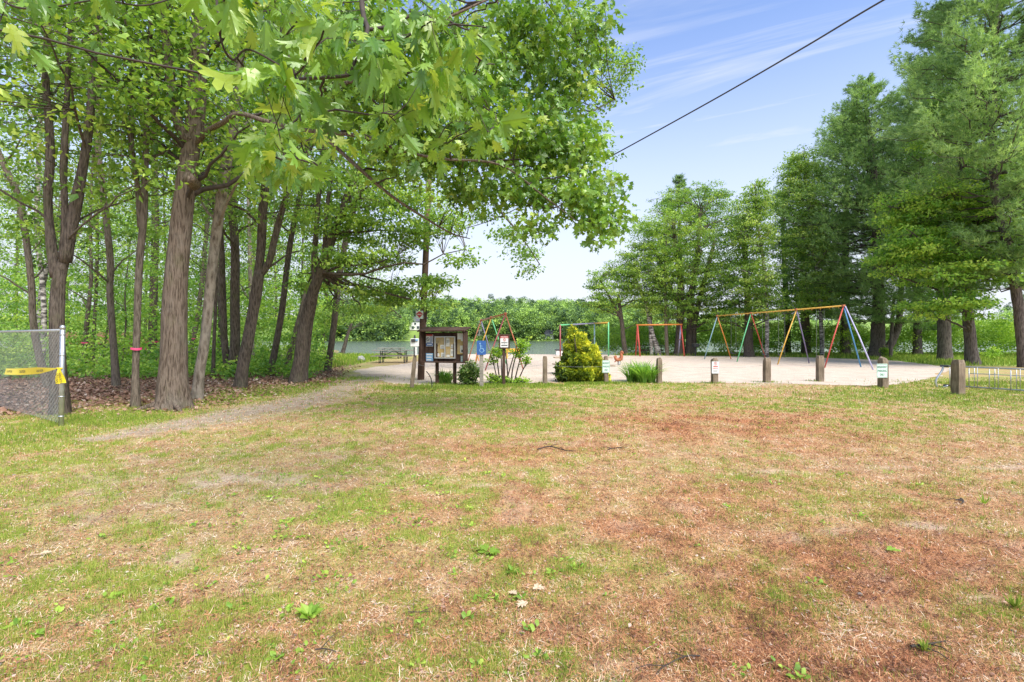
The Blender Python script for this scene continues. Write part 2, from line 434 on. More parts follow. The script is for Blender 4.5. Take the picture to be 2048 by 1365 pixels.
M['tape'] = plain('caution_tape_film', (0.78, 0.62, 0.03), 0.35, var=0.06)
M['pink'] = plain('pink_ribbon', (0.80, 0.09, 0.22), 0.5, var=0.08)
M['stone'] = plain('grey_stone', (0.36, 0.35, 0.34), 0.9, var=0.35, scale=9, bump=0.5)
M['white_paint'] = plain('white_paint', (0.74, 0.73, 0.70), 0.5, var=0.06)
M['dark_metal'] = plain('dark_metal', (0.06, 0.06, 0.06), 0.5, 0.3)
M['roof_dark'] = plain('dark_roof_shingle', (0.09, 0.095, 0.115), 0.9, var=0.2, scale=4)
M['roof_brown'] = plain('brown_roof', (0.28, 0.14, 0.09), 0.9, var=0.2, scale=4)
M['glass'] = plain('window_glass', (0.05, 0.065, 0.075), 0.12, spec=0.8)
M['cable'] = plain('cable_sheath', (0.05, 0.05, 0.055), 0.6)
M['dead_leaf'] = plain('pale_dead_leaf', (0.52, 0.40, 0.27), 0.8, var=0.15)
M['rider'] = plain('orange_brown_paint', (0.33, 0.11, 0.045), 0.5, var=0.3, scale=10, rust=0.4)

# ------------------------------------------------------------------ the setting: ground, sand, path, lake, far shore
rng = np.random.default_rng(11)
def shore(x):
    x = np.asarray(x, float)
    return 44.0 + 8 * sstep(9, 14, x) + 22 * sstep(14, 24, -x) + 0.6 * np.sin(x * 0.7)
def ground_z(x, y):
    x = np.asarray(x, float); y = np.asarray(y, float)
    s = shore(x)
    z = -1.3 * sstep(0, 6, y - s)
    far = np.clip((y - 226) * 0.17, 0, None)
    z = np.where(y > 215, -1.3 + np.minimum(far, 13 + 0.02 * far) + 2.2 * (fbm(x * 0.02, y * 0.02) - 0.5) * sstep(232, 260, y), z)
    return z
# patches of cover, read off the photograph as ground spots: (x px, y px, rx, ry, weight)
GREEN = [(930, 800, 260, 34, 1.0), (760, 830, 130, 30, .5), (1130, 772, 330, 9, .9), (1020, 850, 150, 30, .7), (480, 790, 170, 16, 1.0), (230, 835, 190, 20, 1.0), (40, 880, 150, 38, 1.0),
         (1680, 806, 260, 16, .75), (1960, 790, 150, 36, .95), (1420, 796, 120, 10, .45), (1800, 778, 100, 10, .8), (150, 960, 280, 70, .7), (620, 905, 340, 50, .42), (60, 1080, 300, 120, .65), (250, 1190, 380, 150, .62),
         (700, 1010, 320, 90, .5), (900, 1120, 300, 90, .5), (560, 1290, 460, 120, .58), (1080, 950, 160, 40, .28), (1500, 960, 200, 40, .3), (1850, 850, 220, 26, .4), (1650, 1020, 200, 50, .25),
         (900, 1330, 300, 80, .45), (1580, 1180, 130, 60, .35), (1900, 1000, 200, 60, .25), (2000, 1220, 120, 50, .3), (640, 742, 140, 14, .9), (760, 716, 90, 4, .7)]
RED = [(1420, 850, 330, 40, .8), (1650, 880, 300, 40, .5), (1050, 1010, 330, 60, .45), (1250, 1080, 300, 80, .7), (1700, 1190, 420, 170, .95), (1150, 1250, 300, 110, .75), (1500, 1010, 330, 70, .6), (1950, 1010, 220, 70, .6), (760, 1180, 200, 110, .3), (400, 1290, 500, 90, .3), (1900, 900, 240, 30, .3), (1650, 1330, 420, 60, .8), (1050, 905, 240, 30, .6)]
BARE = [(1850, 1055, 60, 10, .9), (1690, 1065, 50, 9, .8), (1575, 1080, 40, 12, .7), (1770, 1210, 40, 12, .9), (1790, 1180, 26, 8, .7), (1940, 1142, 40, 10, .8), (978, 972, 28, 4, 1.0), (1960, 1200, 50, 12, .6), (900, 1160, 60, 30, .45), (350, 1115, 50, 16, .5), (1410, 1270, 40, 20, .5), (1180, 1075, 40, 10, .5),
        (530, 1010, 90, 20, .5), (1540, 945, 60, 6, .5), (2000, 935, 60, 5, .7), (1800, 935, 60, 5, .45), (450, 1180, 60, 18, .4), (1230, 1330, 60, 16, .3), (820, 1240, 60, 20, .3), (1500, 770, 60, 4, .8), (200, 1010, 200, 30, .35), (420, 960, 300, 26, .45), (1990, 985, 60, 7, .6)]
LITTER = [(230, 760, 260, 40, 1.4), (40, 790, 120, 36, 1.2), (420, 745, 150, 16, 1.2), (0, 740, 200, 30, 1.2)]
PATHS = [((745, 752), (690, 778), 14), ((690, 778), (600, 806), 19), ((600, 806), (430, 838), 18), ((430, 838), (280, 864), 14), ((280, 864), (190, 880), 6)]
def to_px(x, y):
    y = np.maximum(np.asarray(y, float), 0.9)
    return CX + F * np.asarray(x, float) / y, HY + CZ * F / y
def patch(px, py, lst):
    t = 0
    for (a, b, ra, rb, w_) in lst:
        t = np.maximum(t, w_ * np.exp(-0.9 * (((px - a) / ra) ** 2 + ((py - b) / rb) ** 2)))
    return t
def path_w(px, py, soft=0.0):
    t = 0
    for (a, b, w_) in PATHS:
        dx, dy = b[0] - a[0], (b[1] - a[1])
        k = np.clip(((px - a[0]) * dx + (py - a[1]) * dy * 9) / (dx * dx + dy * dy * 9), 0, 1)
        d = np.abs(py - (a[1] + k * dy)) / w_ + np.abs(px - (a[0] + k * dx)) / 60
        t = np.maximum(t, 1 - sstep(0.55 - .5 * soft, 1.25 + .6 * soft, d))
    return t
def cover(x, y):
    px, py = to_px(x, y)
    n1 = fbm(x * 0.9 + 3, y * 0.9 + 5, 4); n2 = fbm(x * 3.1 + 30, y * 3.1, 4); n3 = fbm(x * 2.2 - 8, y * 2.2 + 60, 4)
    g = patch(px, py, GREEN); r = patch(px, py, RED); b = patch(px, py, BARE); l = patch(px, py, LITTER)
    n4 = fbm(x * 8.5 + 11, y * 8.5 + 2, 3); g = np.clip((g + .06) * (0.25 + 1.5 * sstep(0.33, 0.66, n2)) * (.45 + 1.1 * sstep(.35, .62, n4)) + 0.36 * sstep(0.57, 0.72, n1) * (1 - .9 * r) * sstep(.4, .6, n4), 0, 1)
    r = np.clip(r * (0.5 + .9 * sstep(0.3, 0.62, n3)), 0, 1)
    b = np.clip(b * (0.3 + 1.5 * sstep(0.35, 0.6, n2)) + 0.45 * sstep(0.62, 0.80, n3) * (py > 880), 0, 1)
    fl = (py < 800) & (px < 640)
    l = np.clip(l * (0.5 + n2) * (py < 832), 0, 1)
    deep = sstep(14, 17, y) * sstep(0.28, 0.36, -np.asarray(x) / np.maximum(y, 1)) 
    l = np.maximum(l, deep * 0.9)
    p = path_w(px, py, .8) * (0.1 + 1.5 * sstep(.3, .68, n4))
    g = g * (1 - 0.75 * np.clip(p, 0, 1)) * (1 - 0.85 * sstep(0.45, 0.9, l)) * (1 - 0.8 * b)
    return g, r, b, l, np.clip(p, 0, 1)
def strip_green(x, y):
    """lawn beyond the beach: the grass strip under the right hand trees and the lake side lawn"""
    px, py = to_px(x, y)
    a = sstep(710, 716, 1428 - px * 0 - py) * 0
    right = sstep(40.5, 42.0, y + 0.0 * px) * (np.asarray(x) > 7)
    right = np.maximum(right, (np.asarray(x) > 20) * sstep(26, 30, y + (np.asarray(x) - 20) * 0.25))
    left = sstep(22, 26, y) * (np.asarray(x) < -8.5 - (y - 22) * 0.02)
    return np.clip(np.maximum(right, left), 0, 1)

def ground_cols(x, y):
    g, r, b, l, p = cover(x, y)
    fine = fbm(x * 9, y * 9, 3)[:, None]; mid = fbm(x * 1.7 + 9, y * 1.7, 4)[:, None]
    c = np.array([0.44, 0.29, 0.165]) * (0.8 + 0.4 * mid)
    def mixin(c, w_, col): w_ = np.clip(w_, 0, 1)[:, None]; return c * (1 - w_) + np.array(col) * w_
    c = mixin(c, r * 0.85, (0.47, 0.20, 0.095))
    c = mixin(c, 0.5 * sstep(0.45, 0.7, mid[:, 0]) * (1 - r), (0.40, 0.34, 0.15))
    c = mixin(c, p * 0.75, (0.50, 0.405, 0.325))
    c = mixin(c, b * 0.62, (0.52, 0.42, 0.33))
    c = mixin(c, l * (1 - .8 * p), (0.24, 0.155, 0.115))
    c = mixin(c, g * 0.85, (0.29, 0.35, 0.075))
    sg = strip_green(x, y)
    c = mixin(c, sg * (1 - 0.9 * sstep(0.5, 0.9, l)) * (y < 200), (0.22, 0.33, 0.06))
    c = mixin(c, (y > 200) * 1.0, (0.22, 0.32, 0.08))
    return np.clip(c * (0.82 + 0.36 * fine), 0, 1)

def axis(*segs):
    a = [segs[0][0]]
    for (s0, s1, n) in segs: a += list(np.linspace(s0, s1, n + 1)[1:])
    return np.array(a)
gxs = axis((-900, -80, 12), (-80, -13, 60), (-13, 13, 400), (13, 80, 60), (80, 900, 12))
gys = axis((-40, 0, 10), (0, 13, 220), (13, 62, 180), (62, 220, 14), (220, 330, 26), (330, 1200, 6))
def grid_mesh(name, xs, ys, zf, mat):
    X, Y = np.meshgrid(xs, ys); x = X.ravel(); y = Y.ravel(); z = zf(x, y)
    nx, ny = len(xs), len(ys)
    i = (np.arange(ny - 1)[:, None] * nx + np.arange(nx - 1)[None]).ravel()
    q = np.stack([i, i + 1, i + nx + 1, i + nx], -1)
    me = bpy.data.meshes.new(name)
    me.vertices.add(len(x)); me.vertices.foreach_set('co', np.stack([x, y, z], -1).astype(np.float32).ravel())
    me.loops.add(q.size); me.loops.foreach_set('vertex_index', q.astype(np.int32).ravel())
    me.polygons.add(len(q)); me.polygons.foreach_set('loop_start', (np.arange(len(q)) * 4).astype(np.int32)); me.polygons.foreach_set('loop_total', np.full(len(q), 4, np.int32))
    me.polygons.foreach_set('use_smooth', np.ones(len(q), bool))
    me.materials.append(mat); me.update(calc_edges=True)
    o = bpy.data.objects.new(name, me); COL.objects.link(o); WORG[o.name] = np.zeros(3)
    return o, x, y
def ground_mat():
    m, N, L, o = mat_new('ground_cover')
    at = N.new('ShaderNodeAttribute'); at.attribute_name = 'cover'
    vec = coords(N, L)
    n = noise(N, L, 55, 5, 0.7, vec); r = ramp(N, [(0.30, (0.55, 0.53, 0.5)), (0.5, (1, 1, 1)), (0.72, (1.4, 1.38, 1.35))]); L.new(n.outputs[0], r.inputs[0])
    n2 = noise(N, L, 7, 5, 0.65, vec); r2 = ramp(N, [(0.3, (0.78, 0.78, 0.78)), (0.7, (1.2, 1.2, 1.2))]); L.new(n2.outputs[0], r2.inputs[0])
    c = mixc_(N, L, 1.0, at.outputs['Color'], r.outputs[0], 'MULTIPLY'); c = mixc_(N, L, 1.0, c, r2.outputs[0], 'MULTIPLY')
    p = N.new('ShaderNodeBsdfPrincipled'); L.new(c, p.inputs['Base Color']); p.inputs['Roughness'].default_value = 0.95; p.inputs['Specular IOR Level'].default_value = 0.1
    b = N.new('ShaderNodeBump'); b.inputs['Strength'].default_value = 0.8; b.inputs['Distance'].default_value = 0.015; L.new(n.outputs[0], b.inputs['Height']); L.new(b.outputs[0], p.inputs['Normal'])
    L.new(p.outputs[0], o.inputs[0]); return m
def gz_fine(x, y):
    z = ground_z(x, y)
    return z + np.where((np.abs(x) < 14) & (y < 14), (fbm(x * 1.4, y * 1.4, 3) - 0.5) * 0.03 * sstep(16, 11, y), 0)
gmat = ground_mat()
ground, gx, gyv = grid_mesh('ground', gxs, gys, gz_fine, gmat)
ca = ground.data.color_attributes.new('cover', 'FLOAT_COLOR', 'POINT')
cc = np.ones((len(gx), 4), np.float32); cc[:, :3] = ground_cols(gx, gyv); ca.data.foreach_set('color', cc.ravel())
tag(ground, kind='structure')

def sheet(name, pts, z, mat, amp=0.15, step=0.35, seed=1):
    """a flat irregular sheet lying on the ground"""
    pts = np.array(pts, float); e = []
    r_ = np.random.default_rng(seed)
    for a, b in zip(pts, np.roll(pts, -1, 0)):
        n = max(1, int(np.linalg.norm(b - a) / step))
        for k in range(n):
            q = a + (b - a) * k / n
            am = amp * min(1.0, q[1] / 16)
            e.append(q + np.array([fbm(q[0] * 1.3, q[1] * 1.3) - .5, fbm(q[0] * 1.3 + 50, q[1] * 1.3 + 9) - .5]) * 4 * am + r_.normal(0, am * .25, 2))
    bm = bmesh.new(); vs = [bm.verts.new((q[0], q[1], z)) for q in e]
    ed = [bm.edges.new((vs[k], vs[(k + 1) % len(vs)])) for k in range(len(vs))]
    bmesh.ops.triangle_fill(bm, use_beauty=True, edges=ed)
    for f in bm.faces:
        if f.normal.z < 0: f.normal_flip()
    me = bpy.data.meshes.new(name); bm.to_mesh(me); bm.free(); me.materials.append(mat)
    o = bpy.data.objects.new(name, me); COL.objects.link(o); WORG[o.name] = np.zeros(3)
    return tag(o, kind='structure')
def sand_mat(name, lo, hi, sc=1.0, bump=1.0):
    m, N, L, o = mat_new(name); vec = coords(N, L)
    n = noise(N, L, 1.4 * sc, 6, 0.62, vec); r = ramp(N, [(0.3, lo), (0.7, hi)]); L.new(n.outputs[0], r.inputs[0])
    n2 = noise(N, L, 28, 5, 0.75, vec); r2 = ramp(N, [(0.3, (0.72, 0.70, 0.68)), (0.55, (1, 1, 1)), (0.8, (1.2, 1.2, 1.2))]); L.new(n2.outputs[0], r2.inputs[0])
    c = mixc_(N, L, 1.0, r.outputs[0], r2.outputs[0], 'MULTIPLY')
    n3 = noise(N, L, 3.2, 6, 0.7, vec); b = N.new('ShaderNodeBump'); b.inputs['Strength'].default_value = bump; b.inputs['Distance'].default_value = 0.09
    p = N.new('ShaderNodeBsdfPrincipled'); L.new(c, p.inputs['Base Color']); p.inputs['Roughness'].default_value = 0.95; p.inputs['Specular IOR Level'].default_value = 0.1
    L.new(n3.outputs[0], b.inputs['Height']); L.new(b.outputs[0], p.inputs['Normal']); L.new(p.outputs[0], o.inputs[0]); return m
M['sand'] = sand_mat('beach_sand', (0.52, 0.42, 0.33), (0.66, 0.55, 0.45))
M['path'] = sand_mat('trodden_path', (0.27, 0.215, 0.17), (0.42, 0.345, 0.275), 2.0, 0.6)
sand_px = [(705, 742), (735, 758), (790, 768), (850, 771), (950, 768), (1090, 766), (1300, 765), (1500, 767), (1640, 770), (1740, 773), (1800, 769), (1850, 759), (1885, 748), (1905, 739), (1880, 732), (1790, 722), (1650, 716.5), (1480, 713.2), (1360, 712.2), (1240, 711.6)]
sp = [G(a, b)[:2] for a, b in sand_px] + [np.array([8.2, 44.2]), np.array([0.0, 45.0]), np.array([-6.0, 45.0]), np.array([-8.4, 44.6])] + [G(a, b)[:2] for a, b in ((845, 713), (842, 722), (800, 730), (745, 735))]
sand = sheet('sand', sp, 0.006, M['sand'], 0.16, 0.35, 3)
pp = [(740, 757), (690, 766), (620, 789), (520, 812), (400, 832), (250, 860), (130, 884), (60, 899), (140, 897), (260, 879), (420, 853), (560, 838), (660, 815), (735, 785), (770, 770)]
def path_mesh():
    m, N, L, o = mat_new('trodden_path'); vec = coords(N, L)
    n = noise(N, L, 2.6, 6, .62, vec); r = ramp(N, [(.3, (.43, .34, .27)), (.7, (.60, .50, .41))]); L.new(n.outputs[0], r.inputs[0])
    n2 = noise(N, L, 45, 5, .75, vec); r2 = ramp(N, [(.3, (.6, .58, .56)), (.55, (1, 1, 1)), (.8, (1.3, 1.3, 1.3))]); L.new(n2.outputs[0], r2.inputs[0])
    p = N.new('ShaderNodeBsdfPrincipled'); L.new(mixc_(N, L, 1.0, r.outputs[0], r2.outputs[0], 'MULTIPLY'), p.inputs['Base Color']); p.inputs['Roughness'].default_value = .95; p.inputs['Specular IOR Level'].default_value = .1
    at = N.new('ShaderNodeAttribute'); at.attribute_name = 'wear'; n3 = noise(N, L, 4, 9, .85, vec)
    ad = N.new('ShaderNodeMath'); ad.operation = 'ADD'; L.new(at.outputs['Fac'], ad.inputs[0]); nz = N.new('ShaderNodeMath'); nz.operation = 'MULTIPLY_ADD'; L.new(n3.outputs[0], nz.inputs[0]); nz.inputs[1].default_value = 4.0; nz.inputs[2].default_value = -1.6; L.new(nz.outputs[0], ad.inputs[1])
    wv = N.new('ShaderNodeMath'); wv.operation = 'MULTIPLY'; L.new(ad.outputs[0], wv.inputs[0]); L.new(at.outputs['Fac'], wv.inputs[1])
    mr = N.new('ShaderNodeMapRange'); mr.inputs['From Min'].default_value = .35; mr.inputs['From Max'].default_value = 1.5; mr.inputs['To Max'].default_value = .55; L.new(wv.outputs[0], mr.inputs['Value'])
    tr_ = N.new('ShaderNodeBsdfTransparent'); mx = N.new('ShaderNodeMixShader'); L.new(mr.outputs[0], mx.inputs[0]); L.new(tr_.outputs[0], mx.inputs[1]); L.new(p.outputs[0], mx.inputs[2]); L.new(mx.outputs[0], o.inputs[0])
    o_, x, y = grid_mesh('path', np.linspace(-9.5, -3.4, 130), np.linspace(6.4, 21, 300), lambda x, y: gz_fine(x, y) + .014, m)
    w_ = path_w(*to_px(x, y), 1.0); a = o_.data.attributes.new('wear', 'FLOAT', 'POINT'); a.data.foreach_set('value', w_.astype(np.float32))
    bm = bmesh.new(); bm.from_mesh(o_.data); bm.verts.ensure_lookup_table(); bmesh.ops.delete(bm, geom=[v_ for v_ in bm.verts if w_[v_.index] < .001], context='VERTS'); bm.to_mesh(o_.data); bm.free()
    return tag(o_, kind='structure')
path = path_mesh()

def water_mat():
    m, N, L, o = mat_new('lake_water')
    p = N.new('ShaderNodeBsdfPrincipled'); p.inputs['Base Color'].default_value = (0.085, 0.11, 0.075, 1); p.inputs['Roughness'].default_value = 0.16; p.inputs['IOR'].default_value = 1.33
    n = noise(N, L, 1.0, 3, 0.5, coords(N, L, (0.5, 1.4, 1))); b = N.new('ShaderNodeBump'); b.inputs['Strength'].default_value = 0.14; b.inputs['Distance'].default_value = 0.25
    L.new(n.outputs[0], b.inputs['Height']); L.new(b.outputs[0], p.inputs['Normal']); L.new(p.outputs[0], o.inputs[0]); return m
lake = MB().raw([(-900, 42, -0.22), (900, 42, -0.22), (900, 300, -0.22), (-900, 300, -0.22)], [(0, 1, 2, 3)]).build('lake', water_mat())
tag(lake, kind='structure')

# ------------------------------------------------------------------ leaf shapes
T_DIAMOND = (np.array([(0, 0, 0), (.34, .45, .07), (0, 1, -.06), (-.34, .45, .07)], float), [(0, 1, 2), (0, 2, 3)])
T_CLUMP = (np.array([(0, 0, 0), (.45, .3, .1), (.28, .85, -.05), (-.1, 1, .05), (-.42, .6, .1), (0, .5, .12)], float), [(0, 1, 5), (1, 2, 5), (2, 3, 5), (3, 4, 5), (4, 0, 5)])
def maple_tmpl():
    V = [(0, .38, .05)]; ring = [(0, 0, 0), (.42, .12, -.06), (.26, .40, .03), (.56, .66, -.10), (.17, .66, .02), (0, 1, -.12), (-.17, .66, .02), (-.56, .66, -.10), (-.26, .40, .03), (-.42, .12, -.06)]
    V += ring; Fc = []
    for k in (1, 3, 5, 7, 9):
        Fc.append((0, 1 + (k - 1) % 10, 1 + k, 1 + (k + 1) % 10))
    return np.array(V, float), Fc
T_MAPLE = maple_tmpl()
def oak_tmpl(curl=.16, fold=0.0, wid=1.0):
    V = []; Fc = []
    ys = [0.02, .20, .40, .60, .80, 1.0]
    rib = [(0, y, -0.16 * y * y) for y in ys]; V += rib; V.append((0, -0.28, 0.05)); V.append((0.012, -0.28, 0.05))
    tips = [(.20, .22), (.42, .44), (.46, .70), (.26, .92)]
    sinx = [0.05, 0.11, 0.15, 0.13, 0.07]
    for s in (1, -1):
        o_ = len(V)
        for k in range(5): V.append((s * sinx[k], ys[k] + (.03 if k else 0), 0.03 - 0.16 * ys[k] ** 2))
        for k, (x, y) in enumerate(tips):
            V += [(s * x * .8, y - .09, .05 - .16 * y * y), (s * x * 1.08, y + .07, -.02 - .16 * y * y), (s * x * .62, y + .07, .05 - .16 * y * y)]
        for k in range(4):
            a, b, c_ = o_ + 5 + 3 * k, o_ + 6 + 3 * k, o_ + 7 + 3 * k
            fs = [(k, o_ + k, o_ + k + 1, k + 1), (o_ + k, a, c_, o_ + k + 1), (a, b, c_)]
            for f in fs: Fc.append(f if s > 0 else f[::-1])
        Fc.append((4, o_ + 4, 5) if s > 0 else (5, o_ + 4, 4))
    Fc.append((6, 7, 0))
    V = np.array(V, float); V[:, 2] += (.16 - curl) * V[:, 1] * np.abs(V[:, 1]) + fold * np.abs(V[:, 0]); V[:, 0] *= wid
    return V, Fc
T_OAK = oak_tmpl()
T_OAKS = [oak_tmpl(.10, .25, .9), oak_tmpl(.32, -.15, 1.05), oak_tmpl(.5, .45, .85)]
T_NEEDLE = (np.array([(-.5, 0, 0), (.5, 0, 0), (0, 1, 0)], float), [(0, 1, 2)])
def frames(ax, up):
    y = nrm(ax); x = nrm(np.cross(y, up)); z = np.cross(x, y)
    return np.stack([x, y, z], -1)
def leaves(mb, cen, rad, n, size, rng, tmpl=T_DIAMOND, flat=0.35, droop=0.25, up=0.5, tint0=0.5, tvar=0.17, cvar=0.22, svar=0.25, out=0.7, mi=0):
    cen = np.asarray(cen, float); m = len(cen)
    if m == 0: return mb
    rad = np.full(m, rad) if np.isscalar(rad) else np.asarray(rad)
    idx = np.repeat(np.arange(m), n)
    d = rng.normal(0, 1, (len(idx), 3)); d = nrm(d) * (rng.random((len(idx), 1)) ** 0.45)
    d[:, 2] *= flat
    pos = cen[idx] + d * rad[idx][:, None]
    ax = nrm(d * np.array([1, 1, 0.4])) * out + rng.normal(0, .55, d.shape); ax[:, 2] -= droop
    nu = np.array([0, 0, 1.0]) * up * 2 + rng.normal(0, .55, d.shape)
    ct = rng.normal(tint0, cvar, m)
    # a little paler toward the top of each clump
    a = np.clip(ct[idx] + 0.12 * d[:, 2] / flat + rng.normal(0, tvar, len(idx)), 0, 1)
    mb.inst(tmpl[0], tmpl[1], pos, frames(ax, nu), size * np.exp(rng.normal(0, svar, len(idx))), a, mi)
    return mb

# ------------------------------------------------------------------ trees
def smooth_path(p, n=6):
    p = np.asarray(p, float)
    if len(p) < 3:
        t = np.linspace(0, 1, n * (len(p) - 1) + 1)[:, None]; return p[0] * (1 - t) + p[-1] * t
    q = np.vstack([2 * p[0] - p[1], p, 2 * p[-1] - p[-2]]); o_ = []
    for i in range(1, len(q) - 2):
        for t in np.linspace(0, 1, n, endpoint=False):
            o_.append(0.5 * (2 * q[i] + (q[i + 1] - q[i - 1]) * t + (2 * q[i - 1] - 5 * q[i] + 4 * q[i + 1] - q[i + 2]) * t * t + (3 * q[i] - q[i - 1] - 3 * q[i + 1] + q[i + 2]) * t ** 3))
    o_.append(q[-2]); return np.array(o_)
def stem3(px_list, Y, n=6):
    """[(px, py, radius px[, dY])] at depth Y -> smoothed (x, y, z, r)"""
    a = []
    for e in px_list:
        dY = e[3] if len(e) > 3 else 0
        a.append([*P(e[0], e[1], Y + dY), e[2] * (Y + dY) / F])
    return smooth_path(a, n)
def add_stem(mb, st, sides, flare=0.0, rough=0.06, seed=0, ground=False):
    st = np.array(st)
    if ground:
        z0 = st[0, 2]; b = st[0].copy(); b[2] -= 0.25
        st = np.vstack([b, st])
    hgt = st[:, 2] - st[:, 2].min()
    r = st[:, 3] * (1 + flare * np.exp(-hgt / 0.28))
    lob = 5 + seed % 3
    def wob(i, a, pts):
        h = hgt[:, None]
        base = 1 + flare * 0.35 * np.exp(-h / 0.30) * np.cos(lob * a + seed)
        n_ = (vnoise(a * 3.2 + seed * 7 + 0 * h, h * 1.6 + seed) - .5) * 2 + (vnoise(np.cos(a) * 5 + seed, h * 5 + np.sin(a) * 5) - .5)
        return base + rough * n_
    mb.tube(st[:, :3], r, sides, True, 0.5, wob)
def bez(a, c, b, n=8):
    t = np.linspace(0, 1, n)[:, None]
    return a * (1 - t) ** 2 + 2 * c * t * (1 - t) + b * t * t
def grow(mb, stems, cen, rng, limbs=14, rise=0.55, lift=0.12, zmin=2.0, sides=6, tw=1.0, rlimb=0.45, twigs=True, maxtw=3.2):
    cen = np.asarray(cen, float)
    S = np.vstack(stems)
    S = S[S[:, 2] > zmin] if (S[:, 2] > zmin).sum() > 2 else S
    k = min(limbs, len(cen)); sel = [int(rng.integers(len(cen)))]; dist = np.linalg.norm(cen - cen[sel[0]], axis=1)
    for _ in range(k - 1):
        j = int(np.argmax(dist)); sel.append(j); dist = np.minimum(dist, np.linalg.norm(cen - cen[j], axis=1))
    LP = []
    for j in sel:
        c = cen[j]; h = np.linalg.norm(S[:, :2] - c[:2], axis=1)
        cost = np.abs((c[2] - rise * h) - S[:, 2]) + 0.35 * h
        i = int(np.argmin(cost)); s = S[i]; ln = np.linalg.norm(c - s[:3])
        r0 = min(rlimb * s[3] + 0.004, 0.018 + 0.013 * ln)
        mid = s[:3] + 0.5 * (c - s[:3]) + np.array([0, 0, lift * ln]) + rng.normal(0, 0.06 * ln, 3)
        pts = bez(s[:3], mid, c, 9); pts[1:-1] += rng.normal(0, 0.012 * ln, (7, 3))
        rad = np.linspace(r0, max(0.006, r0 * 0.22), 9)
        mb.tube(pts, rad, sides, False); LP.append(np.hstack([pts, rad[:, None]]))
    if not twigs or not LP: return
    LP = np.vstack(LP + [s[::2] for s in stems if len(s)])
    done = set(sel)
    for j in range(len(cen)):
        if j in done: continue
        c = cen[j]; dd = np.linalg.norm(LP[:, :3] - c, axis=1) + 0.5 * np.maximum(LP[:, 2] - c[2], 0)
        i = int(np.argmin(dd)); s = LP[i]; ln = np.linalg.norm(c - s[:3])
        if ln > maxtw: continue
        m = s[:3] + .5 * (c - s[:3]) + rng.normal(0, .12 * ln, 3) + np.array([0, 0, .08 * ln])
        r0 = min(s[3] * .7, (.006 + .006 * ln) * tw)
        mb.tube(bez(s[:3], m, c, 4), [r0, r0 * .8, r0 * .55, r0 * .3], 3, False)
def ell_centers(ells, Y, rng, dens=1.0, tier=0.0, shell=0.55):
    """crown ellipsoids given in photo pixels at depth Y -> clump centres; (px, py, rx px, ry px, n[, dY, depth radius m])"""
    o_ = []
    for e in ells:
        px, py, rx, ry, n = e[:5]; dY = e[5] if len(e) > 5 else 0
        Ye = Y + dY; c = P(px, py, Ye); R = np.array([rx * Ye / F, e[6] if len(e) > 6 else rx * Ye / F, ry * Ye / F])
        n = int(n * dens)
        d = nrm(rng.normal(0, 1, (n, 3))) * (shell + (1 - shell) * rng.random((n, 1))) ** 1.0
        inner = rng.random(n) < 0.22; d[inner] *= rng.random((inner.sum(), 1)) ** .5
        q = c + d * R
        if tier > 0: q[:, 2] = c[2] + np.round((q[:, 2] - c[2]) / tier) * tier + rng.normal(0, tier * .16, n)
        o_.append(q)
    return np.vstack(o_)
BARK_OF = {}
def make_tree(name, label, cat, group, stems, bark, leaf=None, cen=None, seed=1, sides=14, flare=0.5, rough=0.06, leafkw=None, growkw=None, extra=None):
    r_ = np.random.default_rng(seed)
    base = stems[0][0, :3].copy(); base[2] = 0.0
    t = thing(name, label, cat, base, group)
    w = MB()
    for k, s in enumerate(stems): add_stem(w, s, sides if k == 0 else max(8, sides - 4), flare if k == 0 or s[0, 2] < .3 else 0.0, rough, seed + k, ground=s[0, 2] < .3)
    if extra: extra(w)
    if cen is not None and growkw is not None: grow(w, stems, cen, r_, **growkw)
    w.build('trunk', bark, t, smooth=True)
    if leaf is not None and cen is not None and len(cen):
        c = MB(); kw = dict(rad=0.5, n=26, size=0.11); kw.update(leafkw or {})
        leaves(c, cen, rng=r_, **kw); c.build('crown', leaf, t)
    return t

# ---- the stand of trees on the left: trunks from their feet up
FG = 'trunks of the left-hand woodland'
def forest_cen(stems, rng, n, zlo, zhi, R, tier=0.5, side=None):
    """clump centres round the upper stems, in loose layers"""
    S = np.vstack(stems); S = S[(S[:, 2] > zlo * .8)]
    if len(S) == 0: S = np.vstack(stems)[-2:]
    q = S[rng.integers(len(S), size=n), :3].copy()
    a = rng.random(n) * 2 * math.pi; rr = R * np.sqrt(rng.random(n)) * (0.75 + .25 * rng.random(n))
    q[:, 0] += rr * np.cos(a); q[:, 1] += rr * np.sin(a)
    q[:, 2] = zlo + (zhi - zlo) * rng.random(n) ** 0.9
    q[:, 2] = np.round(q[:, 2] / tier) * tier + rng.normal(0, tier * .2, n)
    return q
TREES = []
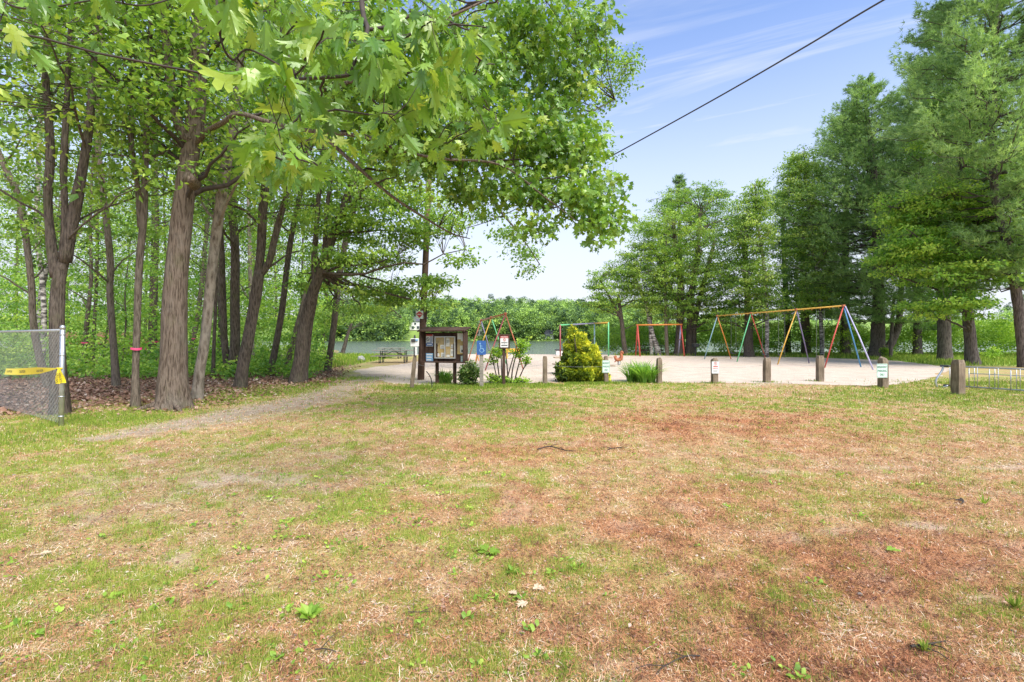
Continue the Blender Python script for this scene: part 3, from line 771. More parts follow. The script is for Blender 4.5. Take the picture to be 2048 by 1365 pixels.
# label, Y or base py, stems (px, py, r px), bark, crown (n, zlo, zhi, R), leaf material, per-clump
def woods(label, basepy, stems, bark, crown, seed, name='maple_tree', leaf='maple_leaf', sides=14, flare=0.5, size=0.115, n=42, clump=0.6, rough=0.06, cat='tree', extra=None, tint=0.42):
    Y = gy(basepy); st = [stem3([(e[0], e[1], e[2] * .74, *e[3:]) for e in s], Y) for s in stems]
    st[0][0, 2] = max(0, st[0][0, 2]) * 0
    r_ = np.random.default_rng(seed)
    cen = forest_cen(st, r_, int(crown[0] * 2.0), *crown[1:]) if crown else None
    if cen is not None:      # keep clear of the eye
        cen = cen[(np.linalg.norm(cen - np.array([0, 0, CZ]), axis=1) > 5.5)]
        # the boles stand clear below their crowns
    return make_tree(name, label, cat, FG, st, M[bark], M[leaf], cen, seed, sides, flare, rough, dict(rad=clump, n=n, size=size, flat=.32, tint0=tint), dict(limbs=10, zmin=1.8, sides=5, rlimb=.3), extra)

woods('thin grey trunk bending left, seen through the chain link fence', 777, [[(100, 777, 11), (80, 720, 9), (66, 640, 8), (62, 560, 7.5), (40, 405, 7.5), (0, 312, 6.5), (-40, 200, 5), (-60, 40, 3)]], 'bark_grey', (60, 3.5, 12.5, 2.6), 101, flare=.3)
woods('thick dark trunk splitting into three stems right behind the steel fence post', 830, [[(120, 831, 21), (116, 740, 18.5), (114, 640, 17.5), (118, 560, 15), (132, 510, 12)], [(130, 525, 14), (148, 430, 14), (165, 340, 12), (178, 250, 10), (190, 100, 7), (200, -80, 4)], [(112, 555, 14), (102, 480, 11), (96, 400, 10), (101, 300, 10), (92, 170, 8.5), (95, 40, 7), (90, -90, 4)], [(126, 520, 10), (130, 430, 8), (127, 340, 8), (133, 220, 7), (140, 60, 5)]], 'bark_dark', (120, 4.6, 10.5, 3.0), 102, 'forked_tree', flare=.45, rough=.09)
woods('slim bare trunk standing in the leaf litter between the fence post and the ribboned trunk', 775, [[(233, 775, 10), (228, 700, 8.5), (220, 590, 8), (221, 535, 8), (216, 470, 8), (201, 345, 7.5), (196, 270, 7), (200, 140, 6), (205, 0, 4)]], 'bark_grey', (70, 4.2, 13, 2.6), 103, flare=.35)
woods('slender forked trunk marked with a pink ribbon, just left of the widest trunk', 815, [[(271, 815, 10.5), (271, 740, 8.5), (274, 660, 8.5), (278, 540, 9), (286, 450, 9), (290, 370, 8), (293, 250, 7), (300, 80, 6), (305, -80, 4)], [(281, 455, 7), (273, 350, 6.5), (263, 290, 6), (262, 160, 5), (250, 20, 4)]], 'bark_grey', (70, 4.8, 10.5, 2.4), 104, flare=.55)
woods('dark trunk with a dangling pink ribbon, half hidden behind the widest trunk', 729, [[(303, 729, 11), (306, 640, 10), (308, 560, 9.5), (311, 450, 9), (309, 300, 8), (312, 150, 6.5), (318, 0, 4)]], 'bark_dark', (70, 7, 18, 3.2), 105, n=24)
def big_extra(w):
    # sawn knot and surface roots of the widest trunk
    c = P(375, 357, 10.25); 
    for rr, d in ((.105, 0), (.085, .05)):
        pass
    w.tube([c + np.array([0, .25, -.06]), c + np.array([.02, .02, 0]), c + np.array([.03, -.05, .01])], [.13, .115, .10], 12)
    g = G(345, 818)
    for a, ln in ((-2.75, .55), (-.75, .45), (2.6, .5)):
        d = np.array([math.cos(a), math.sin(a), 0])
        pts = [g + d * .22 + np.array([0, 0, .12]), g + d * (.28 + ln * .35) + np.array([0, 0, .05]), g + d * (.28 + ln * .7) + np.array([0, 0, .0]), g + d * (.35 + ln) + np.array([0, 0, -.05])]
        w.tube(smooth_path(pts, 4), np.linspace(.075, .012, 13), 8)
BIGY = gy(817)
big_st = [stem3([(347, 817, 29), (346, 770, 26), (348, 700, 23.5), (350, 600, 21.5), (357, 500, 19.5), (368, 400, 18), (380, 310, 16.5), (388, 262, 16), (393, 190, 17.5), (396, 100, 15), (399, 0, 12), (402, -130, 7)], BIGY),
          stem3([(378, 285, 12), (358, 250, 9.5), (345, 200, 8.5), (338, 130, 8.5), (330, 50, 7.5), (324, -20, 6), (318, -120, 4)], BIGY - .1),
          stem3([(392, 290, 11, 0), (412, 265, 9, -.3), (445, 246, 8, -.7), (478, 228, 7.5, -1.2), (540, 245, 7, -1.8), (620, 262, 6.5, -2.4), (715, 272, 6, -2.9), (800, 300, 5, -3.1), (880, 318, 4.2, -3.0), (1000, 330, 3.4, -2.8), (1090, 395, 2.6, -2.6), (1150, 440, 1.8, -2.5)], BIGY, 5),
          stem3([(540, 245, 6.5, -1.8), (650, 180, 6, -2.9), (730, 155, 6.5, -3.8), (800, 110, 5.5, -4.2), (850, 60, 5, -4.4), (930, 20, 4, -4.4), (1020, -20, 3, -4.2)], BIGY, 5),
          stem3([(640, 265, 6.5, -2.6), (710, 330, 6, -2.6), (780, 390, 5, -2.4), (840, 430, 4, -2.1), (900, 466, 2.6, -1.8), (940, 478, 1.3, -1.6)], BIGY, 5),
          stem3([(715, 272, 6, -2.9), (860, 330, 4.5, -2.0), (1000, 262, 4.5, -1.4), (1070, 274, 3.6, -1.0), (1150, 240, 2.2, -.6), (1230, 200, 1.2, -.4)], BIGY, 5)]
big_st[2:] = [np.asarray(q_) * [1, 1, 1, .6] for q_ in big_st[2:]]
rb = np.random.default_rng(606)
# leaf clumps of the wide oak: boughs that reach over the clearing toward the camera
mid_cen = ell_centers([(760, 60, 150, 75, 60, -2.8, 1.2), (900, 150, 140, 100, 100, -2.5, 1.3), (1030, 70, 130, 90, 90, -1.8, 1.3), (1110, 170, 90, 90, 60, -1.2, 1.2), (1000, 270, 150, 80, 95, -2.0, 1.2), (1130, 300, 90, 70, 55, -2.0, 1.0), (1180, 395, 65, 45, 34, -2.2, .8), (1060, 380, 90, 40, 34, -2.2, .8),
                       (820, 280, 130, 90, 70, -2.6, 1.1), (930, 380, 70, 40, 20, -2.2, .7), (1180, 60, 50, 70, 22, -1.6, .8), (1200, 455, 28, 26, 10, -2.4, .4), (1075, 455, 26, 22, 7, -2.4, .3), (640, 150, 110, 80, 40, -2.6, 1.0), (740, 190, 100, 70, 40, -2.8, 1.0), (1230, 440, 20, 24, 6, -2.4, .3)], BIGY, rb, 1.15, 0, .3)
low_cen = forest_cen(big_st[:2], rb, 130, 5.4, 9.5, 2.8)
oak = make_tree('oak_tree', 'widest trunk of the wood, with flared roots, its leafy boughs spreading over the clearing', 'tree', FG, big_st, M['bark_oak'], None, None, 106, 36, .55, .06, extra=big_extra)
tw_ = MB(); grow(tw_, big_st[2:], mid_cen, rb, limbs=46, rise=.2, lift=.03, zmin=.5, sides=5, tw=.8, rlimb=.7); grow(tw_, big_st[:2], low_cen, rb, limbs=12, zmin=3, sides=5)
tw_.build('branches', M['twig'], oak, smooth=True)
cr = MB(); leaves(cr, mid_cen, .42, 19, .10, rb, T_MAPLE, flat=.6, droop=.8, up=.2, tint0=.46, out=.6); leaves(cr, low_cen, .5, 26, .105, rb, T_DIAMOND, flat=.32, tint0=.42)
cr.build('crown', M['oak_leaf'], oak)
# the near spray of big lobed leaves
near_ells = [(490, 6, 90, 40, 16, 0, .4), (610, 40, 110, 60, 32, 0, .5), (710, 95, 100, 66, 32, -.2, .5), (560, 170, 80, 40, 20, -.4, .4), (545, 285, 75, 36, 20, -.5, .3), (590, 330, 80, 26, 20, -.4, .3), (640, 250, 60, 40, 12, -.2, .3), (850, 70, 120, 70, 34, .3, .5), (900, 190, 110, 80, 40, .5, .5), (960, 110, 70, 60, 16, .8, .5), (780, 230, 90, 60, 18, .3, .4), (880, 300, 60, 40, 10, .7, .3), (985, 240, 60, 60, 14, 1.0, .4), (425, -2, 50, 22, 8, -.6, .2), (60, -6, 70, 22, 7, -.8, .2), (190, -26, 80, 26, 6, -.7, .2), (15, 60, 20, 20, 2, -.9, .2), (280, -16, 60, 22, 5, -.7, .2)]
NY = 3.9
CAMP = np.array([0, 0, CZ])
near_cen = ell_centers(near_ells, NY, rb, .50, 0, .15)
near_cen = CAMP + (near_cen - CAMP) * np.exp(np.clip(rb.normal(.03, .12, len(near_cen)), -.12, .3))[:, None]
near_st = [np.asarray(q_) * [1, 1, 1, .55] for q_ in (stem3([(715, -120, 10, 1.0), (725, 20, 9, .4), (735, 60, 8, .2), (715, 110, 7, 0), (700, 150, 5, 0)], NY), stem3([(735, 60, 7, .2), (790, 50, 6, .3), (840, 26, 5, .4), (900, 70, 4, .6), (960, 120, 3, .8)], NY), stem3([(600, 158, 6, .6), (690, 152, 6.5, .3), (740, 140, 6, .2), (830, 150, 5, .5), (930, 190, 3.5, .8), (990, 230, 2.5, 1.0)], NY), stem3([(560, 70, 4, 0), (590, 150, 4, -.3), (600, 230, 3.6, -.4), (540, 270, 3, -.5), (500, 300, 2.5, -.5)], NY), stem3([(430, -60, 5, -.3), (440, 70, 4, -.4), (465, 120, 4, -.3), (500, 100, 3.5, -.3), (590, 150, 4, -.3)], NY), stem3([(-60, -60, 5, -.6), (20, 10, 4, -.7), (100, 15, 3, -.7), (200, 0, 3, -.7), (300, 10, 3, -.7), (430, -40, 4, -.5)], NY), stem3([(600, 230, 3.2, -.4), (606, 300, 2.6, -.4), (640, 335, 2, -.3)], NY))]
nb = MB()
for k, s in enumerate(near_st): add_stem(nb, s, 7, 0, .05, k)
grow(nb, near_st, near_cen, rb, limbs=30, rise=-.1, lift=.02, zmin=.5, sides=4, tw=.55, rlimb=.6)
nb.build('near_branches', M['twig'], oak, smooth=True)
nl = MB(); [leaves(nl, near_cen[k_::3], .17, 5, .135, rb, T_OAKS[k_], flat=.7, droop=1.15, up=.22, tint0=.46, tvar=.26, cvar=.2, svar=.28, out=.9) for k_ in range(3)]
nl.build('near_leaves', M['oak_leaf'], oak)

woods('pale blotchy trunk rising right beside the roots of the widest trunk', 800, [[(394, 800, 15), (400, 740, 13), (407, 700, 12.5), (415, 630, 12.5), (427, 510, 12.5), (441, 410, 13), (455, 315, 13), (466, 255, 11), (478, 150, 9), (490, 20, 7), (500, -100, 4)]], 'bark_pale', (110, 5.2, 11.5, 3.2), 107, flare=.3, rough=.07)
woods('very thin dark stem standing close behind the pale blotchy trunk', 758, [[(426, 758, 5), (428, 690, 4.5), (431, 600, 4.2), (430, 480, 4), (424, 360, 3.5), (420, 220, 3)]], 'bark_dark', (40, 5, 12, 2.2), 108, sides=9, flare=.2)
woods('leaning grey stem with a pink ribbon, glimpsed between the widest and the pale trunk', 730, [[(377, 730, 7), (388, 670, 6.5), (398, 615, 6), (410, 500, 5.5), (420, 380, 5), (428, 240, 4)]], 'bark_grey', (50, 6, 16, 2.8), 109, sides=10, flare=.3)
woods('twin straight trunks sharing one foot, left of the thick trunk that leans right', 752, [[(464, 753, 14), (470, 690, 12.5), (470, 605, 12), (470, 490, 11), (464, 415, 10), (462, 300, 9), (470, 150, 7), (475, 0, 4)], [(456, 752, 10), (449, 680, 9), (446, 600, 8), (444, 520, 7.5), (440, 400, 6), (446, 250, 4)]], 'bark_dark', (100, 5.5, 15, 3.2), 110, 'twin_tree', rough=.08)
woods('thick trunk leaning right and forking in a V, half way along the wood edge', 776, [[(480, 776, 16), (488, 720, 15), (500, 660, 14.5), (512, 590, 14), (518, 545, 13)], [(515, 560, 11.5), (522, 500, 11.5), (526, 430, 11), (532, 350, 9.5), (536, 220, 7.5), (545, 60, 5)], [(519, 552, 9), (538, 525, 8.5), (549, 480, 8.5), (562, 430, 8), (578, 370, 7), (600, 240, 6), (620, 80, 4)]], 'bark_dark', (120, 5.2, 13, 3.4), 111, 'forked_tree', rough=.08)
woods('straight slim trunk leaning right, between the V fork and the double trunk', 752, [[(540, 753, 9.5), (552, 690, 8.5), (564, 620, 8), (576, 520, 7.5), (588, 445, 7), (602, 380, 6.5), (620, 250, 5), (630, 100, 3.5)]], 'bark_dark', (70, 6, 15, 3.0), 112, sides=11)
woods('thin broken-topped trunk leaning right just behind the double trunk', 743, [[(571, 743, 7.5), (582, 700, 7), (592, 660, 6.5), (604, 615, 5.5), (612, 572, 3.5)]], 'bark_grey', None, 113, sides=10)
woods('double trunk leaning far right at the edge of the lawn, dividing into three stems', 767, [[(592, 768, 18), (600, 720, 16), (608, 650, 14.5), (625, 590, 14.5), (640, 545, 13), (656, 500, 11.5), (672, 455, 10.5), (690, 405, 10), (712, 350, 9), (740, 280, 7.5), (765, 200, 6), (780, 60, 4)], [(629, 570, 8), (628, 510, 7.5), (632, 470, 7), (637, 400, 6.5), (645, 300, 5.5), (655, 160, 4)], [(645, 540, 6.5), (650, 480, 6), (654, 420, 5.5), (664, 330, 5), (672, 200, 3.5)], [(608, 757, 9, .4), (614, 700, 8.5, .4), (622, 640, 7.5, .3), (634, 580, 6, .2)]], 'bark_dark', None, 114, 'leaning_tree', rough=.08, flare=.45)
# its layered spray that hangs over the lawn and the notice board
lt_r = np.random.default_rng(1114)
lt_cen = ell_centers([(720, 520, 110, 22, 60, 0, 2.2), (780, 585, 110, 20, 70, 1, 2.2), (700, 450, 120, 30, 70, 0, 2.4), (820, 470, 90, 40, 46, 0, 2.0), (740, 620, 90, 16, 46, 4, 2.0), (860, 560, 50, 16, 18, 0, 1.2), (640, 560, 60, 40, 30, 3, 2), (800, 400, 130, 40, 70, -1, 2.2), (740, 350, 130, 60, 80, 0, 2.4), (860, 610, 40, 10, 12, 0, 1.0), (920, 520, 30, 12, 9, -1, .8), (650, 400, 90, 60, 50, 2, 2.4), (700, 240, 150, 90, 90, 1, 2.4), (900, 440, 60, 30, 20, -1, 1.2), (680, 640, 70, 16, 34, 8, 2)], gy(767), lt_r, 1.0, .28, .3)
LT = [o for o in COL.objects if o.name.startswith('leaning_tree')][0]
lt_st = [stem3([(640, 545, 13), (672, 455, 10.5), (712, 350, 9), (765, 200, 6), (780, 60, 4)], gy(767)), stem3([(632, 470, 7), (645, 300, 5), (655, 160, 4)], gy(767))]
lb = MB(); grow(lb, lt_st, lt_cen, lt_r, limbs=34, rise=.12, lift=.03, zmin=1.8, sides=5, tw=.8, rlimb=.26); lb.build('branches', M['bark_dark'], LT, smooth=True)
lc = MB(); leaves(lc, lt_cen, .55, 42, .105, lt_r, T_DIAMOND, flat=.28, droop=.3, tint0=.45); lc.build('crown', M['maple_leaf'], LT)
# drooping bough over the lake view, from a maple whose top is behind the oak
dr = np.random.default_rng(77)
woods('straight tree behind the oak boughs whose long bough droops over the lake view', 745, [[(655, 745, 9), (668, 650, 8.5), (684, 520, 8), (720, 380, 8), (790, 240, 8), (880, 160, 7), (960, 90, 6), (1010, -40, 4)], [(880, 160, 6), (930, 290, 4.5), (985, 400, 3.5), (1040, 470, 2.2), (1080, 530, 1.2)], [(900, 140, 6), (1040, 110, 4), (1150, 110, 3), (1250, 130, 1.2)]], 'bark_dark', None, 115, 'drooping_tree', sides=10)
DT = [o for o in COL.objects if o.name.startswith('drooping_tree')][0]
dY = gy(745)
d_cen = ell_centers([(975, 420, 50, 26, 22, 0, 1.5), (1020, 470, 45, 24, 24, 0, 1.2), (1050, 510, 36, 22, 18, 0, 1), (1055, 540, 22, 12, 7, 0, .6), (930, 380, 60, 40, 26, 0, 1.5), (1200, 120, 70, 50, 46, 0, 1.6), (1240, 150, 45, 40, 26, 0, 1.2), (1150, 40, 60, 60, 40, 0, 2), (1215, 200, 45, 24, 14, 0, 1), (1190, 320, 60, 40, 26, 0, 1.2), (1225, 370, 26, 26, 8, 0, .8), (1100, 120, 90, 90, 60, 1, 2.4), (1000, 180, 110, 100, 70, 1, 2.4), (880, 300, 100, 80, 60, 1, 2.4), (1130, 260, 80, 60, 34, 0, 1.8), (900, 80, 120, 90, 60, 2, 2.4), (1010, 330, 100, 50, 40, 0, 1.5)], dY, dr, .9, .3, .25)
db = MB(); grow(db, [stem3([(720, 380, 8), (790, 240, 8), (880, 160, 7), (960, 90, 6)], dY), stem3([(880, 160, 6), (930, 290, 4.5), (985, 400, 3.5), (1040, 470, 2.2), (1080, 530, 1.2)], dY), stem3([(900, 140, 6), (1040, 110, 4), (1150, 110, 3), (1250, 130, 1.2)], dY)], d_cen, dr, limbs=24, rise=.1, lift=.04, zmin=1, sides=5, tw=.8); db.build('branches', M['bark_dark'], DT, smooth=True)
dc = MB(); leaves(dc, d_cen, .55, 30, .12, dr, T_DIAMOND, flat=.4, droop=.35, tint0=.40); dc.build('crown', M['maple_leaf'], DT)

# trunks by the water and deeper in the wood
woods('straight dark trunk by the water, leftmost of three beyond the double trunk', 711, [[(640, 711.5, 6.5), (646, 680, 5.5), (650, 640, 5), (654, 560, 4.5), (660, 440, 3.5), (664, 300, 2)]], 'bark_pine', (60, 5.5, 17, 4.5), 116, 'lakeside_tree', sides=10, size=.16, clump=.9, n=26)
woods('thin straight trunk by the water, middle one of three beyond the double trunk', 711.5, [[(662, 712, 4), (666, 680, 3.6), (670, 640, 3.4), (674, 560, 3), (678, 440, 2)]], 'bark_pine', (40, 5.5, 14, 4), 117, 'lakeside_tree', sides=9, size=.16, clump=.9, n=24)
woods('short trunk leaning right by the water, nearest the picnic tables', 711, [[(684, 711.5, 6), (690, 690, 5), (697, 665, 4.2), (706, 640, 3.2), (716, 610, 2.4)]], 'bark_pine', (60, 3.2, 7, 4.5), 118, 'lakeside_tree', leaf='pine_needle', sides=9, size=.16, clump=.9, n=26)
woods('white birch stem leaning right, behind the fence at the far left', 742, [[(84, 745, 7), (88, 640, 6.5), (84, 560, 6), (74, 460, 6), (76, 350, 5.5), (82, 220, 4.5), (90, 80, 3)]], 'bark_birch', (45, 7, 17, 2.6), 119, 'birch_tree', leaf='birch_leaf', sides=9)
woods('white birch stem leaning left, seen through the fork behind the fence post', 738, [[(72, 738, 7), (84, 580, 6.5), (104, 500, 6), (117, 440, 5.5), (128, 360, 5), (140, 240, 4)]], 'bark_birch', (45, 7, 17, 2.6), 120, 'birch_tree', leaf='birch_leaf', sides=9)
woods('dark trunk with a faded pink ribbon, in the gap right of the fence post', 738, [[(167, 738, 6.5), (170, 690, 6), (174, 640, 5.5), (182, 560, 4.5), (181, 440, 3.5), (186, 300, 2.5)]], 'bark_dark', (55, 4, 16, 3.2), 121, sides=9)
woods('fine upright stem close beside the trunk with the faded pink ribbon', 734, [[(185, 734, 4.5), (188, 660, 4.2), (193, 560, 4), (195, 440, 3.5), (190, 330, 3), (188, 200, 2)]], 'bark_dark', (45, 5, 17, 3), 122, sides=9)
woods('thin leaning sapling stem in the gap left of the pink ribboned forked trunk', 733, [[(204, 734, 2.6), (210, 690, 2.4), (216, 650, 2.2), (226, 590, 2)]], 'bark_dark', (18, 2.6, 6, 2.0), 123, 'sapling', sides=6, leaf='bright_leaf')
woods('wavy sapling stem just left of the pink ribboned forked trunk', 741, [[(242, 741, 2.6), (248, 690, 2.4), (252, 640, 2.2), (250, 590, 1.8), (256, 530, 1.4)]], 'bark_dark', (22, 2.4, 6.5, 2.0), 124, 'sapling', sides=6, leaf='bright_leaf')
woods('dark trunk in the deep shade between the pale trunk and the twin trunks', 737, [[(437, 737, 5), (440, 650, 4.6), (436, 540, 4.2), (432, 400, 3.5), (440, 250, 2.5)]], 'bark_dark', (50, 4, 16, 3.2), 125, sides=9)
woods('pale trunk in the wood behind the V fork, its top lost in leaves', 733, [[(505, 733, 6), (503, 640, 5.6), (500, 520, 5.2), (497, 400, 4.6), (498, 260, 3.4)]], 'bark_pale', (60, 4.5, 18, 3.6), 126, sides=9)
# deeper, smaller trees that fill the wood
dg = np.random.default_rng(500)
deep_spots = [(-30, 700, 60), (30, 705, 40), (140, 712, 40), (215, 708, 50), (340, 713, 40), (410, 716, 30), (470, 712, 50), (555, 716, 44), (600, 712, 40), (-120, 720, 60), (290, 704, 60), (-220, 712, 60), (500, 704, 40)]
deep_lab = ['bushy tree at the far left edge beyond the fence rail', 'bushy tree behind the thin bending trunk, beyond the fence', 'leafy tree right behind the triple fork', 'leafy tree beyond the slim bare trunk', 'leafy tree deep behind the widest trunk', 'leafy tree deep behind the pale blotchy trunk', 'leafy tree deep behind the twin trunks', 'leafy tree beyond the slim leaning trunk right of the V fork', 'leafy tree beyond the double trunk', 'leafy tree past the left frame edge beyond the fence', 'tall leafy tree far behind the forked ribboned trunk', 'leafy tree farthest out past the left edge', 'tall leafy tree far behind the V fork']
for k, ((px, py, w_), lab) in enumerate(zip(deep_spots, deep_lab)):
    r = dg.uniform(3.2, 5); tl = dg.normal(0, 8)
    woods(lab, py, [[(px, py, r), (px + tl * .4, 620, r * .85), (px + tl, 480, r * .7), (px + tl * 1.4, 300, r * .45)]], 'bark_dark', (95, 2.2, 18 if k % 2 else 14, 4.6), 200 + k, 'woodland_tree', leaf=('maple_leaf', 'bright_leaf', 'thicket_leaf')[k % 3], sides=8, size=.16, clump=.95, n=52, tint=.42)

# ---- the trees on the right, behind the swings
RG = 'trees along the right-hand shore'
def right_tree(name, label, Y, stems, bark, ells, leaf, seed, size=.13, n=40, clump=.54, tier=.55, sides=10, flare=.4, limbs=22, rise=.35, droop=.25, tint=.5, shell=.5, flat=.35, group=RG):
    st = [stem3(s, Y) for s in stems]; st[0][0, 2] = 0.0
    r_ = np.random.default_rng(seed)
    cen = ell_centers(ells, Y, r_, 1.35, tier, shell)
    cen = cen[cen[:, 2] > .9]
    return make_tree(name, label, 'tree', group, st, M[bark], M[leaf], cen, seed, sides, flare, .07, dict(rad=clump, n=n, size=size, flat=flat, droop=droop, tint0=tint), dict(limbs=limbs, rise=rise, zmin=1.6, sides=5, tw=1.3, maxtw=4))
right_tree('maple_tree', 'small spreading tree leaning left over the beach, leftmost on the right shore', 43, [[(1251, 711, 5), (1247, 680, 4.6), (1243, 640, 4), (1236, 590, 3)], [(1243, 640, 3.5), (1222, 600, 2.5), (1200, 560, 1.6)]], 'bark_dark', [(1225, 575, 55, 45, 100), (1200, 610, 40, 24, 40), (1255, 540, 40, 40, 50), (1190, 560, 26, 20, 14), (1285, 600, 50, 40, 60)], 'maple_leaf', 301, limbs=16)
right_tree('birch_tree', 'curved birch with a bent pale trunk, behind the red swing frame', 42.5, [[(1317, 711, 6), (1312, 690, 5.6), (1304, 668, 5), (1299, 640, 4.5), (1290, 600, 4), (1270, 560, 2.5)], [(1303, 711, 3.5), (1302, 690, 3.4), (1301, 650, 3), (1305, 580, 2.2)]], 'bark_birch', [(1290, 560, 50, 50, 60), (1320, 610, 50, 36, 50), (1270, 520, 36, 34, 30)], 'birch_leaf', 302)
right_tree('maple_tree', 'thin straight trunk in the middle of the red swing frame', 42, [[(1334, 711, 4), (1333, 680, 3.6), (1332, 640, 3.2), (1330, 560, 2.4), (1332, 480, 1.6)]], 'bark_grey', [(1330, 560, 40, 70, 60), (1345, 620, 44, 30, 34)], 'maple_leaf', 303, limbs=12)
right_tree('maple_tree', 'broad round crowned maple rising over the red swing frame', 42.5, [[(1356, 712, 9), (1357, 690, 7.5), (1360, 640, 7), (1362, 580, 6), (1352, 500, 4.5), (1346, 440, 3)], [(1360, 640, 5), (1382, 580, 4.5), (1402, 500, 3.4)], [(1360, 620, 4.5), (1335, 560, 3.6), (1310, 500, 2.4)]], 'bark_dark', [(1345, 470, 88, 56, 210), (1380, 560, 92, 60, 190), (1310, 540, 70, 60, 120), (1400, 620, 70, 30, 80), (1300, 470, 40, 36, 40)], 'maple_leaf', 304, limbs=34, tint=.56)
right_tree('maple_tree', 'thick double trunked maple beside the park grill', 43, [[(1378, 713, 9), (1379, 690, 7.5), (1380, 650, 6.5), (1384, 580, 5.5), (1395, 500, 4.5), (1400, 420, 3)], [(1386, 712, 7), (1387, 690, 6), (1390, 640, 5.5), (1410, 560, 4.5), (1430, 480, 3)]], 'bark_dark', [(1400, 410, 90, 40, 130, 2), (1440, 440, 60, 60, 110, 2), (1430, 540, 66, 60, 120), (1450, 620, 50, 36, 60), (1350, 400, 50, 30, 40, 3)], 'maple_leaf', 305, limbs=30, tint=.42)
right_tree('oak_tree', 'dark thick trunk behind the green and red legs of the large swing set', 39.5, [[(1498, 713.5, 10), (1497, 690, 8.5), (1497, 660, 8), (1496, 600, 6.5), (1490, 520, 5), (1486, 430, 3)]], 'bark_dark', [(1490, 560, 70, 60, 130), (1470, 480, 50, 50, 70), (1530, 620, 70, 36, 80), (1460, 640, 50, 22, 40)], 'maple_leaf', 306, limbs=24, tint=.45)
right_tree('birch_tree', 'slender white birch standing behind the red leg of the large swing set', 38, [[(1533, 716, 4.2), (1534, 680, 3.8), (1534, 640, 3.6), (1531, 580, 3.2), (1524, 500, 2.8), (1514, 440, 2.2), (1510, 370, 1.2)]], 'bark_birch', [(1515, 400, 30, 46, 60), (1505, 470, 48, 44, 90), (1510, 550, 50, 44, 80), (1530, 610, 40, 30, 34), (1490, 430, 30, 34, 30)], 'birch_leaf', 307, limbs=26, size=.13, droop=.5, rise=.5)
right_tree('oak_tree', 'dark thick trunk behind the purple leg of the large swing set', 45, [[(1613, 706, 9.5), (1612, 690, 8.5), (1611, 650, 8), (1608, 590, 6.5), (1606, 500, 5), (1610, 420, 3)]], 'bark_dark', [(1610, 520, 60, 70, 120), (1590, 610, 60, 30, 60), (1640, 600, 60, 40, 70)], 'maple_leaf', 308, limbs=22, tint=.42)
right_tree('birch_tree', 'tall white birch between the purple leg and the last red leg of the swing set', 40, [[(1644, 709.5, 3.8), (1643, 670, 3.5), (1640, 610, 3.2), (1632, 530, 3), (1622, 450, 2.6), (1613, 380, 2), (1608, 310, 1.2)]], 'bark_birch', [(1608, 330, 36, 40, 60), (1600, 400, 56, 50, 120), (1610, 490, 64, 56, 130), (1630, 580, 56, 44, 90), (1575, 350, 22, 30, 20)], 'birch_leaf', 309, limbs=30, size=.13, droop=.5, rise=.5)
right_tree('maple_tree', 'bright green maple with layered leaves in front of the tall pines', 28.4, [[(1945, 729, 13), (1942, 700, 10.5), (1938, 650, 9.5), (1930, 580, 8), (1925, 480, 6.5), (1920, 360, 5), (1915, 240, 2.5)]], 'bark_pine', [(1925, 220, 60, 60, 80, -.5), (1880, 260, 56, 60, 60, -1), (1860, 400, 90, 46, 100, -1), (1950, 420, 100, 70, 120, -1), (1830, 490, 86, 40, 90, -1), (1930, 540, 120, 40, 120, -1.5), (1900, 610, 90, 26, 70, -1.5), (1800, 440, 50, 36, 36), (2000, 480, 90, 60, 90, -1.5), (1790, 520, 50, 22, 30), (1990, 350, 60, 60, 50)], 'bright_leaf', 310, limbs=40, size=.145, tint=.62, clump=.55, n=48, tier=.55, shell=.35)

